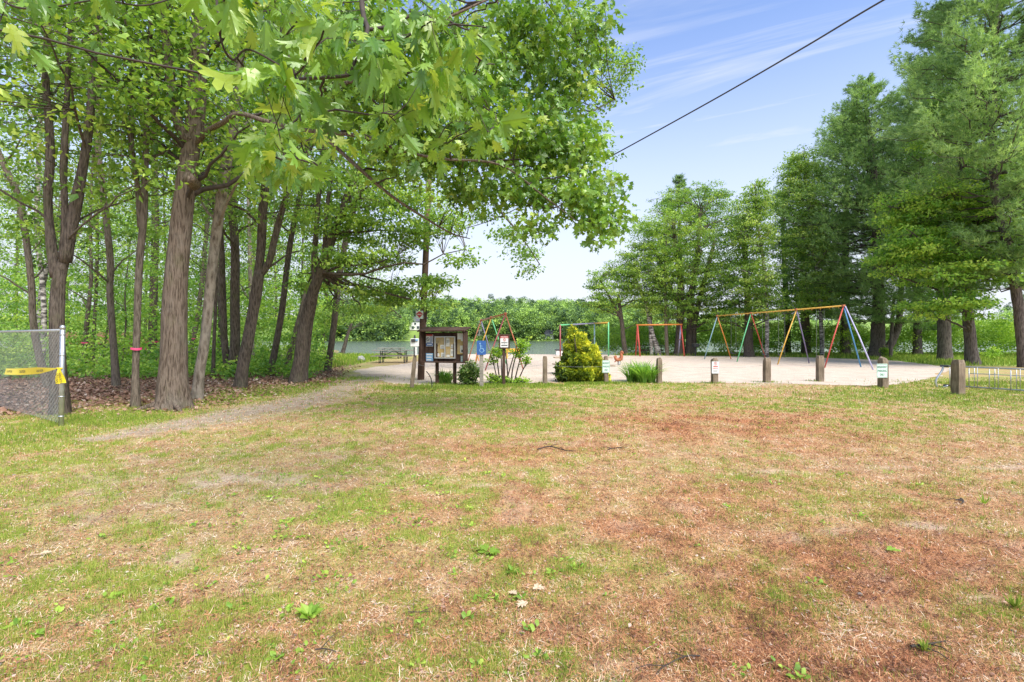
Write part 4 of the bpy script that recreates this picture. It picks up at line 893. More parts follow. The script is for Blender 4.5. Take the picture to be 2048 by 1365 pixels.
right_tree('maple_tree', 'full green maple filling the gap between the tall birch and the pointed pine', 47, [[(1575, 706, 7), (1574, 650, 6), (1570, 560, 5), (1566, 460, 3.5), (1566, 390, 2)]], 'bark_dark', [(1568, 400, 50, 40, 70), (1570, 480, 62, 60, 110), (1575, 580, 60, 44, 80), (1650, 480, 60, 70, 90, 1), (1660, 590, 56, 50, 70, 1)], 'maple_leaf', 311, limbs=24, tint=.5)
def pine(label, Y, stems, seed, zlow, ztop, Lmax, whorl=.75, lean=None, dens=1.0, tint=.5, nb=5, lx=None, bark='bark_pine', droopy=0.0, needle=.24):
    st = [stem3(s, Y) for s in stems]; st[0][0, 2] = 0.0
    r_ = np.random.default_rng(seed); S = st[0]
    base = S[0, :3].copy(); base[2] = 0
    t = thing('pine_tree', label, 'pine tree', base, RG)
    w = MB()
    for k, s in enumerate(st): add_stem(w, s, 14 if k == 0 else 10, .35 if k == 0 else 0, .08, seed + k, ground=s[0, 2] < .3)
    pos = []; ax = []; ti = []
    z = zlow
    while z < ztop:
        f = (z - zlow) / (ztop - zlow)
        i = int(np.argmin(np.abs(S[:, 2] - z))); c = S[i, :3].copy(); c[2] = z
        L0 = Lmax * (min(1, .55 + f * 1.6) if f < .28 else (1 - f) ** .75 * 1.28 + .06)
        for b in range(nb):
            a = r_.uniform(0, 2 * math.pi); L = L0 * r_.uniform(.55, 1.1)
            d = np.array([math.cos(a), math.sin(a), 0])
            tip = c + d * L + np.array([0, 0, L * (.02 + .38 * f) - droopy * L])
            mid = c + d * L * .5 + np.array([0, 0, L * (-.02 + .14 * f)])
            bp = bez(c, mid, tip, 7); bp[1:] += r_.normal(0, .03 * L, (6, 3))
            w.tube(bp, np.linspace(min(.05, .012 + .011 * L), .008, 7), 4, False)
            nt = int(dens * (9 + 17 * L))
            u_ = .25 + .75 * r_.random(nt) ** .8
            q = np.stack([np.interp(u_, np.linspace(0, 1, 7), bp[:, k]) for k in range(3)], -1)
            side = np.array([-d[1], d[0], 0]); wid = (.30 * L * (1.12 - u_))[:, None]
            off = r_.uniform(-1, 1, (nt, 1))
            q = q + side * off * wid + d * np.abs(off) * wid * .4 + r_.normal(0, .09, (nt, 3)) + np.array([0, 0, 1.0]) * (np.abs(r_.normal(0, .11 * L, (nt, 1))) * (u_[:, None]) + .05)
            pos.append(q); ax.append(nrm(d + side * off * .8 + np.array([0, 0, .45])) + 0 * q); ti.append(np.clip(r_.normal(tint + .10 * u_, .12), 0, 1) + r_.normal(0, .08))
        z += whorl * r_.uniform(.7, 1.25) * (1 - .35 * f)
    pos = np.vstack(pos); ax = np.vstack(ax); ti = np.concatenate(ti)
    k = 9; idx = np.repeat(np.arange(len(pos)), k)
    dv = nrm(ax[idx] + r_.normal(0, .62, (len(idx), 3)))
    sz = np.stack([np.full(len(idx), .034), needle * r_.uniform(.7, 1.25, len(idx)), np.ones(len(idx))], -1)
    cr_ = MB(); cr_.inst(T_NEEDLE[0], T_NEEDLE[1], pos[idx] + r_.normal(0, .03, (len(idx), 3)), frames(dv, r_.normal(0, 1, dv.shape) + np.array([0, 0, .8])), sz, np.clip(ti[idx] + r_.normal(0, .12, len(idx)), 0, 1))
    w.build('trunk', M[bark], t, smooth=True); cr_.build('crown', M['pine_needle'], t)
    return t
pine('massive old pine with a low limb curving up, right of the swing set', 38, [[(1752, 712, 16), (1755, 690, 13), (1756, 655, 12), (1757, 620, 10.5), (1756, 540, 9), (1752, 430, 7.5), (1745, 320, 5.5), (1735, 230, 3), (1730, 190, 1.5)], [(1762, 703, 8), (1776, 696, 7.5), (1788, 675, 7), (1797, 650, 6.5), (1800, 610, 5.5), (1806, 520, 4), (1812, 420, 2.5)], [(1781, 717, 3.5, -1), (1782, 690, 3.2, -1), (1784, 655, 3, -1), (1788, 590, 2, -1)]], 401, 2.6, 20.5, 6.6, .6, dens=1.1, nb=7)
pine('tall pine with a leaning trunk at the right edge, rising past the top', 25.5, [[(2050, 735, 11), (2046, 705, 9.5), (2040, 640, 9), (2032, 580, 8.5), (2022, 527, 8), (2006, 450, 7.5), (1990, 390, 7), (1985, 250, 6.5), (1990, 100, 6), (1995, -60, 5), (2000, -220, 3), (2002, -330, 1.5)]], 402, 4.0, 25.5, 4.8, .58, dens=1.2, nb=7, tint=.5)
pine('pine with a pointed top standing behind the tall birch', 44, [[(1690, 704, 9), (1690, 660, 8), (1690, 560, 6.5), (1692, 440, 5), (1695, 320, 3.5), (1698, 250, 1.5)]], 403, 3.2, 20.8, 6.8, .64, dens=1.0, nb=7)
pine('tall dense pine filling the upper right behind the bright maple', 33, [[(1890, 718, 12), (1888, 650, 11), (1885, 520, 9.5), (1882, 380, 8), (1880, 230, 6), (1880, 90, 3.5), (1880, 10, 1.5)]], 404, 3.2, 22.6, 5.0, .62, dens=1.1, nb=6, tint=.45)
pine('pine tip showing above the round crowned maple', 52, [[(1362, 704, 8), (1362, 640, 7), (1360, 520, 5), (1358, 400, 2.5), (1358, 352, 1)]], 405, 7, 17.8, 2.9, .7, dens=1.0, nb=6, tint=.25)
pine('pine at the right edge beyond the grassy thicket', 36, [[(2110, 716, 12), (2110, 600, 10), (2108, 400, 8), (2106, 200, 6), (2106, 0, 4), (2106, -120, 1.5)]], 406, 3.2, 29, 5.2, .75, dens=.9, nb=5, tint=.4)
pine('pine hanging low over the grass behind the lilac swing leg', 42, [[(1835, 707, 8), (1835, 640, 7), (1834, 520, 6), (1832, 400, 4.5), (1830, 280, 3), (1830, 130, 1.2)]], 407, 2.2, 23, 4.6, .7, dens=1.0, nb=5)

# ---- thicket, undergrowth, far woods
def scatter_mass(name, cen, mat, rng, **kw):
    m = MB(); leaves(m, cen, rng=rng, **kw); o = m.build(name, mat); return tag(o, kind='stuff')
tr = np.random.default_rng(31)
n = 1900
tx = tr.uniform(7.5, 58, n); ty = np.where(tx < 24, tr.uniform(44.6, 49.5, n), np.clip(tr.uniform(44.6, 49.5, n) - (tx - 24) * .32, 34, 60))
hgt = 1.0 + 2.6 * fbm(tx * .35, ty * .35 + 4, 3)
tz = 0.15 + hgt * tr.random(n) ** .7
thicket = scatter_mass('thicket', np.stack([tx, ty, tz], -1), M['thicket_leaf'], tr, rad=.55, n=55, size=.14, flat=.8, droop=.0, up=.4, tint0=.58)
tag(thicket, 'bright green thicket of shrubs and brush along the shore behind the swings', 'thicket')
n = 3600
ux = tr.uniform(-46, -7.5, n); uy = tr.uniform(18, 44, n); ok = (ux / uy < -.36 - .0 * uy) | (uy > 36) & (ux / uy < -.40)
ux, uy = ux[ok], uy[ok]; uz = .25 + 5.8 * tr.random(len(ux)) ** 1.5 * sstep(18, 30, uy)
under = scatter_mass('undergrowth', np.stack([ux, uy, uz], -1), M['bright_leaf'], tr, rad=.75, n=40, size=.13, flat=.3, droop=.15, tint0=.5)
tag(under, 'low leafy undergrowth between the trunks of the left-hand wood', 'undergrowth')

fr = np.random.default_rng(90)
fw = MB(); HOUSES = [(-48, 262), (-15.5, 246), (17.5, 238)]
N = 900
fy = 232 + 95 * fr.random(N) ** 1.3; fx = np.where(np.arange(N) < 760, fr.uniform(-.40, .30, N), fr.uniform(-1.12, 1.12, N)) * fy
vis = np.ones(N, bool)
for hx, hy in HOUSES: vis &= ~((np.abs(fx - hx * fy / hy) < (7.5 if hx < -40 else 4.0)) & (fy < hy + 4))
fx, fy = fx[vis], fy[vis]
for x, y in zip(fx, fy):
    z0 = float(ground_z(x, y)); con = fr.random() < .24
    h = fr.uniform(9.5, 15.5) * (1.06 if con else .95) * (1 - .15 * sstep(20, 60, x)); k = 46 if abs(x) < 110 else 22
    if con:
        f = fr.random(k) ** .7; rr = (1 - f) * h * .26 + .8; a = fr.random(k) * 6.283
        c = np.stack([x + rr * np.cos(a) * .8, y + rr * np.sin(a) * .8, z0 + 1 + f * (h - 1)], -1)
        leaves(fw, c, rad=.9, n=20, size=.55, rng=fr, flat=.4, droop=.3, tint0=fr.uniform(.0, .26), tmpl=T_DIAMOND)
    else:
        R = h * fr.uniform(.32, .46); d = nrm(fr.normal(0, 1, (k, 3))) * (.75 + .25 * fr.random((k, 1)))
        c = np.array([x, y, z0 + h * .6]) + d * np.array([R, R, h * .42])
        leaves(fw, c, rad=1.45, n=24, size=.62, rng=fr, flat=.7, droop=.1, tint0=fr.uniform(.28, .85), tmpl=T_DIAMOND)
# shore scrub that meets the water
c = np.stack([fr.uniform(-200, 200, 900), fr.uniform(231, 236, 900), fr.uniform(-.3, 2.2, 900)], -1)
for hx, hy in HOUSES[:1]: c = c[np.abs(c[:, 0] - hx * c[:, 1] / hy) > 5]
leaves(fw, c, rad=1.2, n=10, size=.9, rng=fr, flat=.6, tint0=.5)
far = fw.build('far_woods', M['far_leaf']); tag(far, 'mixed woods covering the far shore of the lake', 'woods', kind='stuff')
HILL_GAP = 0
def house(label, x, y, w, d, h, rh, wall, roof, rz=0.0, wins=()):
    z = float(ground_z(x, y)) - .2; t = thing('house', label, 'house', (x, y, z), 'houses on the far shore'); R = rotz(rz)
    o_ = np.array([x, y, z])
    MB().box(o_ + [0, 0, h / 2], (w, d, h), R).build('wall', wall, t)
    m = MB(); V = np.array([(-w / 2 - .4, -d / 2 - .5, h + .02), (w / 2 + .4, -d / 2 - .5, h + .02), (w / 2 + .4, d / 2 + .5, h + .02), (-w / 2 - .4, d / 2 + .5, h + .02), (-w / 2 - .4, 0, h + rh), (w / 2 + .4, 0, h + rh)], float)
    m.raw(V @ R.T + o_, [(0, 1, 5, 4), (2, 3, 4, 5), (0, 4, 3), (1, 2, 5), (3, 2, 1, 0)]); m.build('roof', roof, t)
    for (wx, wz, ww, wh) in wins:
        fr_ = MB().box(o_ + R @ np.array([wx, -d / 2 - .03, wz]), (ww + .3, .1, wh + .3), R).build('window', M['white_paint'], t)
        MB().box(o_ + R @ np.array([wx, -d / 2 - .09, wz]), (ww, .06, wh), R).build('pane', M['glass'], fr_)
house('white house on the grassy slope across the lake, left of the utility pole', -48, 262, 8.5, 7, 4.4, 2.6, M['white_paint'], M['roof_dark'], .15, ((-2.6, 1.3, 1.2, 1.4), (0, 1.3, 1.2, 1.4), (2.6, 1.3, 1.2, 1.4), (-1.4, 3.2, 1, 1.1), (1.6, 3.2, 1, 1.1)))
house('narrow white house across the lake, seen through the small swing set', -15.5, 246, 3.6, 5, 6.2, 1.2, M['white_paint'], M['roof_dark'], 0, ((-.7, 1.6, .8, 1.2), (.7, 1.6, .8, 1.2), (0, 4.2, 1.4, 1.3)))
house('small white boathouse with a dark roof at the far waterline', 17.5, 238, 3.4, 4, 2.4, 2.0, M['white_paint'], M['roof_dark'], -.3, ((0, 1.3, 1.2, 1.2),))
# a low building glimpsed through the wood
house('low pale building with a brown roof glimpsed through the left-hand wood', *P(196, 690, 36)[:2], 6.0, 3, 1.25, .8, M['stone'], M['roof_brown'], -.1, ((1.2, .7, .8, .5),))

# ------------------------------------------------------------------ objects
def text_part(name, body, o_, R, height, mat, parent, width=None, bold=0.0):
    cu = bpy.data.curves.new(name, 'FONT'); cu.body = body; cu.align_x = 'CENTER'; cu.align_y = 'CENTER'; cu.offset = bold; cu.resolution_u = 3
    tmp = bpy.data.objects.new(name, cu); COL.objects.link(tmp)
    dg = bpy.context.evaluated_depsgraph_get(); dg.update()
    me = tmp.evaluated_get(dg).to_mesh()
    V = np.array([v_.co[:] for v_ in me.vertices]); Fc = [tuple(p_.vertices) for p_ in me.polygons]
    tmp.evaluated_get(dg).to_mesh_clear(); bpy.data.objects.remove(tmp); bpy.data.curves.remove(cu)
    mn, mx_ = V.min(0), V.max(0); V = V - (mn + mx_) / 2
    s = height / (mx_[1] - mn[1]); sx = s if width is None else width / (mx_[0] - mn[0])
    V = V * np.array([sx, s, 1])
    return MB().raw(V @ np.asarray(R).T + np.asarray(o_, float), Fc).build(name, mat, parent)
RF = np.array([[1, 0, 0], [0, 0, -1], [0, 1, 0]], float)          # text plane facing the camera side (-Y): right, up, toward viewer
def faceR(rz): return rotz(rz) @ RF
def rrect(mb, c, R, w, h, t, rad=.03, n=4):
    """rounded plate, thickness t, in the plane given by R"""
    pts = []
    for (sx, sy, a0) in ((1, 1, 0), (-1, 1, 90), (-1, -1, 180), (1, -1, 270)):
        for k in range(n + 1):
            a = math.radians(a0 + 90 * k / n); pts.append((sx * (w / 2 - rad) + rad * math.cos(a), sy * (h / 2 - rad) + rad * math.sin(a)))
    m = len(pts); V = [(x, y, t / 2) for x, y in pts] + [(x, y, -t / 2) for x, y in pts]
    return mb.raw(np.array(V) @ np.asarray(R).T + np.asarray(c, float), [tuple(range(m)), tuple(range(m, 2 * m))[::-1]] + [(k, k + m, (k + 1) % m + m, (k + 1) % m)[::1] for k in range(m)])
def ring(mb, c, R, r, tk, n=24, z=0.0):
    a = np.arange(n) / n * 2 * math.pi; V = []
    for rr in (r, r - tk): V += [(rr * math.cos(t_), rr * math.sin(t_), z) for t_ in a]
    return mb.raw(np.array(V) @ np.asarray(R).T + np.asarray(c, float), [(k, (k + 1) % n, n + (k + 1) % n, n + k) for k in range(n)])
def quad2(mb, c, R, pts, z=0.0):
    V = np.array([(x, y, z) for x, y in pts]); return mb.raw(V @ np.asarray(R).T + np.asarray(c, float), [tuple(range(len(pts)))])
def bar2(mb, c, R, p, q, w_, z=0.0):
    p = np.array(p, float); q = np.array(q, float); d = q - p; d /= np.linalg.norm(d); nn = np.array([-d[1], d[0]]) * w_ / 2
    return quad2(mb, c, R, [p + nn, p - nn, q - nn, q + nn][::-1], z)

def wood_post_mesh(base, h, w, rz=0.0, rotten=False, lean=(0, 0), seed=1):
    """square timber post, chamfered or weather-rotted top"""
    r_ = np.random.default_rng(seed); R = rotz(rz)
    zs = [-.2, 0, h * .3, h * .6, h * .88, h]; m = MB(); V = []
    for k, z in enumerate(zs):
        f = 1.0 if k < 5 else .78
        for (sx, sy) in ((-1, -1), (0, -1.02), (1, -1), (1.02, 0), (1, 1), (0, 1.02), (-1, 1), (-1.02, 0)):
            zz = z + (r_.uniform(-.07, .04) if rotten and k == 5 else (r_.uniform(-.012, .012) if k >= 4 else 0))
            p = R @ np.array([sx * w / 2 * f * (1 - .06 * (abs(sx) == 1 and abs(sy) == 1)) + r_.normal(0, .003), sy * w / 2 * f + r_.normal(0, .003), zz])
            p[:2] += np.array(lean) * max(zz, 0); V.append(p + base)
    n = 8; Fc = []
    for k in range(5):
        for j in range(n): Fc.append((k * n + j, k * n + (j + 1) % n, (k + 1) * n + (j + 1) % n, (k + 1) * n + j))
    Fc.append(tuple(5 * n + j for j in range(n)))
    return m.raw(V, Fc)
PG = 'low timber posts along the edge of the sand'
def timber_post(px, pyb, pyt, wpx, label, rz=0.0, rotten=False, seed=1, as_thing=False, lean=(0, 0)):
    g = G(px, pyb); Y = g[1]; h = (pyb - pyt) / F * Y; w = wpx * Y / F
    m = wood_post_mesh(g, h, w, rz, rotten, lean, seed)
    if as_thing:
        t = thing('signed_post', label, 'signpost', g, PG); m.build('post', M['post_wood'], t); return t, g, Y, h, w
    o = m.build('timber_post', M['post_wood'], origin=g); tag(o, label, 'post', PG); return o
timber_post(1090, 769.5, 713, 8.5, 'plain low post in front of the sand, left of the golden conifer', .1, seed=2)
timber_post(1318.5, 767.5, 715, 9.5, 'plain low post right beside the strappy green clump', .12, True, seed=3)
timber_post(1533.5, 765.5, 716.5, 11.5, 'square low post in front of the large swing set, nearest its red and green legs', .06, True, seed=4)
timber_post(1640, 763.5, 712, 11.5, 'square low post in front of the large swing set, nearest its last red leg', -.05, seed=5)
timber_post(1916, 790, 720, 16.5, 'thick grey post standing in front of the bike rack', .15, seed=6)
def parking_sign(px, pyb, pyt, wpx, sx0, sx1, sy0, sy1, label, seed, rz=0.0):
    t, g, Y, h, w = timber_post(px, pyb, pyt, wpx, label, rz, True, seed, True)
    c = P((sx0 + sx1) / 2, (sy0 + sy1) / 2, Y - w / 2 - .022); W = (sx1 - sx0) / F * c[1]; H = (sy1 - sy0) / F * c[1]; R = faceR(rz * .3)
    s = rrect(MB(), c, R, W, H, .006, .025).build('sign_plate', M['pale_green_sign'], t)
    b = MB(); nrm_ = R[:, 2]
    for (p, q) in (((-W / 2 + .015, H / 2 - .02), (W / 2 - .015, H / 2 - .02)), ((-W / 2 + .015, -H / 2 + .02), (W / 2 - .015, -H / 2 + .02))): bar2(b, c, R, p, q, .008, .0055)
    for (p, q) in (((-W / 2 + .012, -H / 2 + .02), (-W / 2 + .012, H / 2 - .02)), ((W / 2 - .012, -H / 2 + .02), (W / 2 - .012, H / 2 - .02))): bar2(b, c, R, p, q, .008, .005)
    b.build('border', M['sign_green'], s)
    for k, (wd, ww) in enumerate((('RESIDENT', .84), ('PARKING', .80), ('ONLY', .44))):
        text_part('lettering', wd, c + R @ np.array([0, H * (.27 - .27 * k), .0065]), R, H * .165, M['sign_green'], s, W * ww, .012)
parking_sign(1212, 767, 714, 8.5, 1204.5, 1220, 721, 746, 'low rotted post with a pale green parking sign, against the golden conifer', 12, .1)
parking_sign(1766, 776, 715.5, 13.5, 1753, 1775.5, 728, 756, 'low post with a pale green parking sign, just right of the lilac swing leg', 13, .1)
t, g, Y, h, w = timber_post(1429, 767, 715, 11, 'low split topped post carrying a white sign with red print', .1, True, 14, True)
c = P(1431, 735.5, Y - w / 2 - .022); W, H = 15.5 / F * Y, 24.5 / F * Y; R = faceR(.04)
s = rrect(MB(), c, R, W, H, .006, .02).build('sign_plate', M['white_sign'], t)
b = MB()
for sg in (1, -1): bar2(b, c, R, (-W / 2 + .01, sg * (H / 2 - .012)), (W / 2 - .01, sg * (H / 2 - .012)), .006, .0055); bar2(b, c, R, (sg * (W / 2 - .01), -H / 2 + .015), (sg * (W / 2 - .01), H / 2 - .015), .006, .005)
b.build('border', M['sign_black'], s)
b = MB(); ring(b, c + R @ np.array([0, H * .33, .005]), R, .05, .013); bar2(b, c + R @ np.array([0, H * .33, .0055]), R, (-.03, .03), (.03, -.03), .012, .001); b.build('ban_symbol', M['sign_red'], s)
text_part('lettering', 'P', c + R @ np.array([0, H * .33, .0042]), R, .05, M['sign_black'], s)
text_part('lettering', 'PARKING', c + R @ np.array([0, -H * .06, .0055]), R, H * .12, M['sign_red'], s, W * .72, .012)
b = MB()
for k, ww in enumerate((.62,)): bar2(b, c, R, (-W * ww / 2, H * .10), (W * ww / 2, H * .10), H * .085, .0055)
b.build('red_line', M['sign_red'], s)
b = MB()
for k in range(3): bar2(b, c, R, (-W * .32, -H * (.22 + .07 * k)), (W * (.3 - .05 * k), -H * (.22 + .07 * k)), H * .022, .0055)
b.build('small_print', M['sign_black'], s)

# ---- notice board
g0, g1 = G(870.5, 769.5), G(910, 771.5)
kz = -.34; KR = rotz(kz); gc = (g0 + g1) / 2; gc = np.array([gc[0], (g0[1] + g1[1]) / 2, 0])
KY = gc[1]
tb = thing('notice_board', 'brown roofed notice board full of papers beside the utility pole', 'notice board', gc)
def K(u_, v_, z): return gc + KR @ np.array([u_, v_, 0]) + np.array([0, 0, z])
bw = 1.52; bc = -.04; zb, zt = .70, 1.66; dep = .30
for uu in (-.32, .30):
    MB().bbox(K(uu, .08, zb / 2 + .3), (.09, .09, zb + .62), KR, .008).build('leg', M['brown_wood'], tb)
MB().bbox(K(bc, .10, (zb + zt) / 2), (bw - .08, .04, zt - zb - .02), KR).build('back_panel', M['brown_wood'], tb)
for sg in (-1, 1): MB().bbox(K(bc + sg * (bw / 2 - .02), 0, (zb + zt) / 2 + .02), (.04, dep, zt - zb + .04), KR).build('side_panel', M['brown_wood'], tb)
MB().bbox(K(bc, 0, zb + .02), (bw - .085, dep - .02, .04), KR).build('bottom_rail', M['brown_wood'], tb)
MB().bbox(K(bc, 0.0, zt + .09), (bw + .12, dep + .22, .05), KR @ rotx(.22), .008).build('roof', M['brown_wood'], tb)
KF = KR @ RF
cs = MB(); cw, ch = .72, .66; cc_ = K(bc + .03, .04, (zb + zt) / 2 - .0)
for (dx, dz, sx, sz) in ((0, ch / 2, cw, .035), (0, -ch / 2, cw, .035), (-cw / 2 + .017, 0, .034, ch - .036), (cw / 2 - .017, 0, .034, ch - .036), (0, 0, .03, ch - .036)):
    cs.box(cc_ + KR @ np.array([dx, -.02, 0]) + np.array([0, 0, dz]), (sx, .05, sz), KR)
case = cs.build('display_case', M['alu'], tb)
MB().box(cc_ + KR @ np.array([0, .012, 0]), (cw - .04, .01, ch - .04), KR).build('cork_backing', M['cork'], case)
pr = np.random.default_rng(8)
for (dx, dz, sx, sz, mt) in ((-.27, .18, .13, .20, 'tan_paper'), (-.12, .20, .14, .18, 'tan_paper'), (-.10, .02, .15, .13, 'paper'), (-.26, -.06, .12, .17, 'tan_paper'), (-.26, -.235, .11, .10, 'paper'), (-.08, -.23, .15, .13, 'paper'), (.09, .16, .12, .26, 'paper'), (.24, .19, .14, .20, 'tan_paper'), (.25, .03, .12, .12, 'paper'), (.10, -.13, .13, .17, 'tan_paper'), (.25, -.16, .14, .22, 'paper'), (.10, -.26, .12, .07, 'paper')):
    pg = MB().box(cc_ + KR @ np.array([dx, -.001, 0]) + np.array([0, 0, dz]), (sx, .004, sz), KR @ roty(pr.normal(0, .02))).build('notice', M[mt], case)
for (dx, dz) in ((-.27, .20), (.09, .22), (.25, .04), (-.10, .03), (.25, -.12), (-.08, -.22)):
    ln_ = MB()
    for k in range(4): bar2(ln_, cc_ + KR @ np.array([dx, -.0045, 0]) + np.array([0, 0, dz]), KF, (-.045, -.022 * k), (.045 - .01 * (k % 2), -.022 * k), .006)
    ln_.build('print', M['sign_black'], case)
def kplate(dx, zc_, sx, sz, mt, nm, par=tb, v_=.07): return MB().box(K(bc + dx, v_, zc_), (sx, .008, sz), KR).build(nm, M[mt], par)
# left-hand signs
s1 = kplate(-.545, 1.40, .25, .38, 'white_sign', 'sign')
kplate(-.545, 1.565, .235, .05, 'sign_red', 'header', s1, .063); kplate(-.545, 1.265, .235, .085, 'sign_blue', 'footer', s1, .063)
b = MB(); rc = K(bc - .60, .0645, 1.44); ring(b, rc, KF, .055, .016); bar2(b, rc + KF @ np.array([0, 0, .0005]), KF, (-.035, .035), (.035, -.035), .014); b.build('ban_symbol', M['sign_black'], s1)
b = MB()
for k in range(5): bar2(b, K(bc - .48, .0645, 1.51 - .038 * k), KF, (-.05, 0), (.05, 0), .018)
bar2(b, K(bc - .545, .0635, 1.33), KF, (-.09, 0), (.09, 0), .016); b.build('print', M['sign_blue'], s1)
b = MB(); bar2(b, K(bc - .545, .0575, 1.265), KF, (-.085, 0), (.085, 0), .026); b.build('footer_print', M['white_sign'], s1)
s2 = kplate(-.545, .86, .25, .26, 'sky_blue', 'sign')
b = MB()
for k in range(3): bar2(b, K(bc - .545, .0645, .95 - .085 * k), KF, (-.105, 0), (.105 - .02 * k, 0), .034)
b.build('print', M['white_sign'], s2)
# right-hand cork panel
pn = MB().box(K(bc + .555, .072, 1.30), (.24, .012, .66), KR).build('cork_panel', M['cork'], tb)
for (dx, zc_, sx, sz, mt) in ((.50, 1.53, .115, .19, 'white_sign'), (.615, 1.50, .105, .24, 'white_sign'), (.60, 1.13, .13, .22, 'paper'), (.49, 1.20, .09, .25, 'tan_paper')): kplate(dx, zc_, sx, sz, mt, 'notice', pn, .062)
b = MB(); quad2(b, K(bc + .60, .057, 1.08), KF, [(-.03, -.04), (.03, -.04), (.022, .03), (-.02, .035)]); b.build('picture', M['sign_black'], pn)
s3 = kplate(.62, .82, .13, .20, 'pale_green_sign', 'sign')
b = MB()
for k in range(3): bar2(b, K(bc + .62, .0645, .885 - .06 * k), KF, (-.045, 0), (.045, 0), .02)
b.build('print', M['sign_green'], s3)

# ---- utility pole, its sign and wire
g = G(841, 760); PY = g[1]
tp = thing('utility_pole', 'dark wooden utility pole rising into the leaves left of the notice board', 'utility pole', g)
top = P(858, 360, PY)
MB().tube(np.array([g - [0, 0, .3], g + (top - g) * .3, g + (top - g) * .65, top]), [.125, .118, .108, .098], 14).build('pole', M['pole_wood'], tp, smooth=True)
MB().bbox(P(851.5, 560, PY - .05), (.075, .05, 1.5), roty(.04)).build('conduit', M['brown_wood'], tp)
MB().bbox(P(851.5, 627, PY - .05), (.085, .07, .62), roty(.03)).build('meter_cover', M['brown_wood'], tp)
sc_ = P(839, 630, PY - .16); Rs = faceR(.05)
sp_ = MB().box(sc_, (.26, .012, .28), rotz(.05)).build('sign_plate', M['pale_green_sign'], tp)
b = MB(); quad2(b, sc_, Rs, [(-.125, .03), (0, -.115), (.125, .03), (0, .125)], .008); b.build('red_diamond', M['sign_red'], sp_)
b = MB(); bar2(b, sc_, Rs, (-.075, .015), (.075, .015), .02, .0095); b.build('print', M['white_sign'], sp_)
wp = [P(853, 477, PY), P(985, 440, 14.6), P(1150, 352, 10.96), P(1400, 215, 8.2), P(1600, 100, 6.85), P(1768, 0, 6.0), P(2260, -280, 4.3), P(4200, -1400, 2.0), np.array([9.5, -3.5, 6.6])]
w_o = MB().tube(smooth_path(wp, 10), .011, 6).build('overhead_wire', M['cable'], origin=wp[0]); tag(w_o, 'black overhead wire crossing the sky to the utility pole', 'wire')

# ---- leaning post with a box
g = G(823.5, 778); Y = g[1]; tl_ = thing('leaning_post', 'leaning wooden post with a small white box on top, in front of the utility pole', 'post', g)
top = P(830, 711, Y); ln = (top - g)[:2] / top[2]
wood_post_mesh(g, top[2], .115, .2, False, ln, 21).build('post', M['post_wood'], tl_)
MB().bbox(P(832, 703, Y - .08), (.055, .035, .24), I3).build('tube', M['white_paint'], tl_); MB().bbox(P(828.5, 703, Y - .06), (.03, .03, .24)).build('bracket', M['dark_metal'], tl_)
bx = MB().bbox(P(829.5, 685.5, Y - .05), (.24, .09, .235), rotz(.1), .01).build('box', M['white_sign'], tl_)
MB().bbox(P(826.5, 681.5, Y - .115), (.12, .04, .09), rotz(.1)).build('lens', M['dark_metal'], bx); MB().bbox(P(833.5, 680.5, Y - .11), (.07, .02, .055), rotz(.1)).build('label_plate', M['sky_blue'], bx)
MB().lathe([(.0, -.06), (.035, -.05), (.03, 0), (.02, .05), (0, .06)], P(829.3, 674.5, Y - .05), 10).build('cap', M['dark_metal'], bx)

# ---- accessible parking sign
g = G(963, 775); Y = g[1]; tw = thing('accessible_sign', 'blue wheelchair sign on a grey wooden post beside the notice board', 'sign', g)
wood_post_mesh(g, P(0, 684, Y)[2], .115, .05, False, (0, 0), 22).build('post', M['grey_plank'], tw)
c = P(962.8, 696, Y - .075); W, H = .275, .425; R = faceR(.04)
s = rrect(MB(), c, R, W, H, .006, .03).build('sign_plate', M['sign_blue'], tw)
b = MB(); ring(b, c + R @ np.array([.01, -.075, .005]), R, .068, .016, 20)
V_ = 0.005
for p, q, ww in (((-.035, .095), (-.022, -.01), .022), ((-.03, .055), (.03, .05), .014), ((-.022, -.012), (.045, -.02), .02), ((.045, -.02), (.075, -.095), .02), ((.072, -.097), (.10, -.088), .016)): bar2(b, c, R, p, q, ww, V_ + .0006)
a = np.arange(14) / 14 * 6.283; quad2(b, c + R @ np.array([-.04, .128, 0]), R, [(.021 * math.cos(t_), .021 * math.sin(t_)) for t_ in a], V_)
b.build('wheelchair_symbol', M['sky_blue'], s)

# ---- framed notice sign
g = G(1007.5, 772); Y = g[1]; tn = thing('notice_sign', 'brown framed white notice sign with a red header, on a thin brown post', 'sign', g)
MB().bbox(g + [0, 0, .55], (.085, .085, 1.3), rotz(.1)).build('post', M['brown_wood'], tn)
c = P(1008.8, 683.5, Y - .075); W, H = .255, .365
MB().box(c + [0, .02, 0], (W, .02, H)).build('backing', M['brown_wood'], tn)
fm = MB()
for sg in (-1, 1): fm.bbox(c + [sg * (W / 2 + .02), 0, 0], (.04, .04, H + .08)); fm.bbox(c + [0, .001, sg * (H / 2 + .02)], (W, .038, .04))
fm.build('frame', M['brown_wood'], tn)
s = MB().box(c + [0, .006, 0], (W - .006, .006, H - .006)).build('sign_plate', M['white_sign'], tn)
MB().box(c + [0, .0005, H * .385], (W - .012, .004, H * .2)).build('header', M['sign_red'], s)
text_part('lettering', 'NOTICE', c + [0, -.0035, H * .385], RF, H * .11, M['white_sign'], s, W * .78, .01)
b = MB(); rc = c + [0, -.001, H * .13]; ring(b, rc, RF, .045, .012); bar2(b, rc, RF, (-.028, .03), (.028, -.03), .011, .001); b.build('ban_symbol', M['sign_red'], s)
text_part('lettering', 'or', c + [0, -.001, -H * .20], RF, H * .05, M['sign_black'], s)
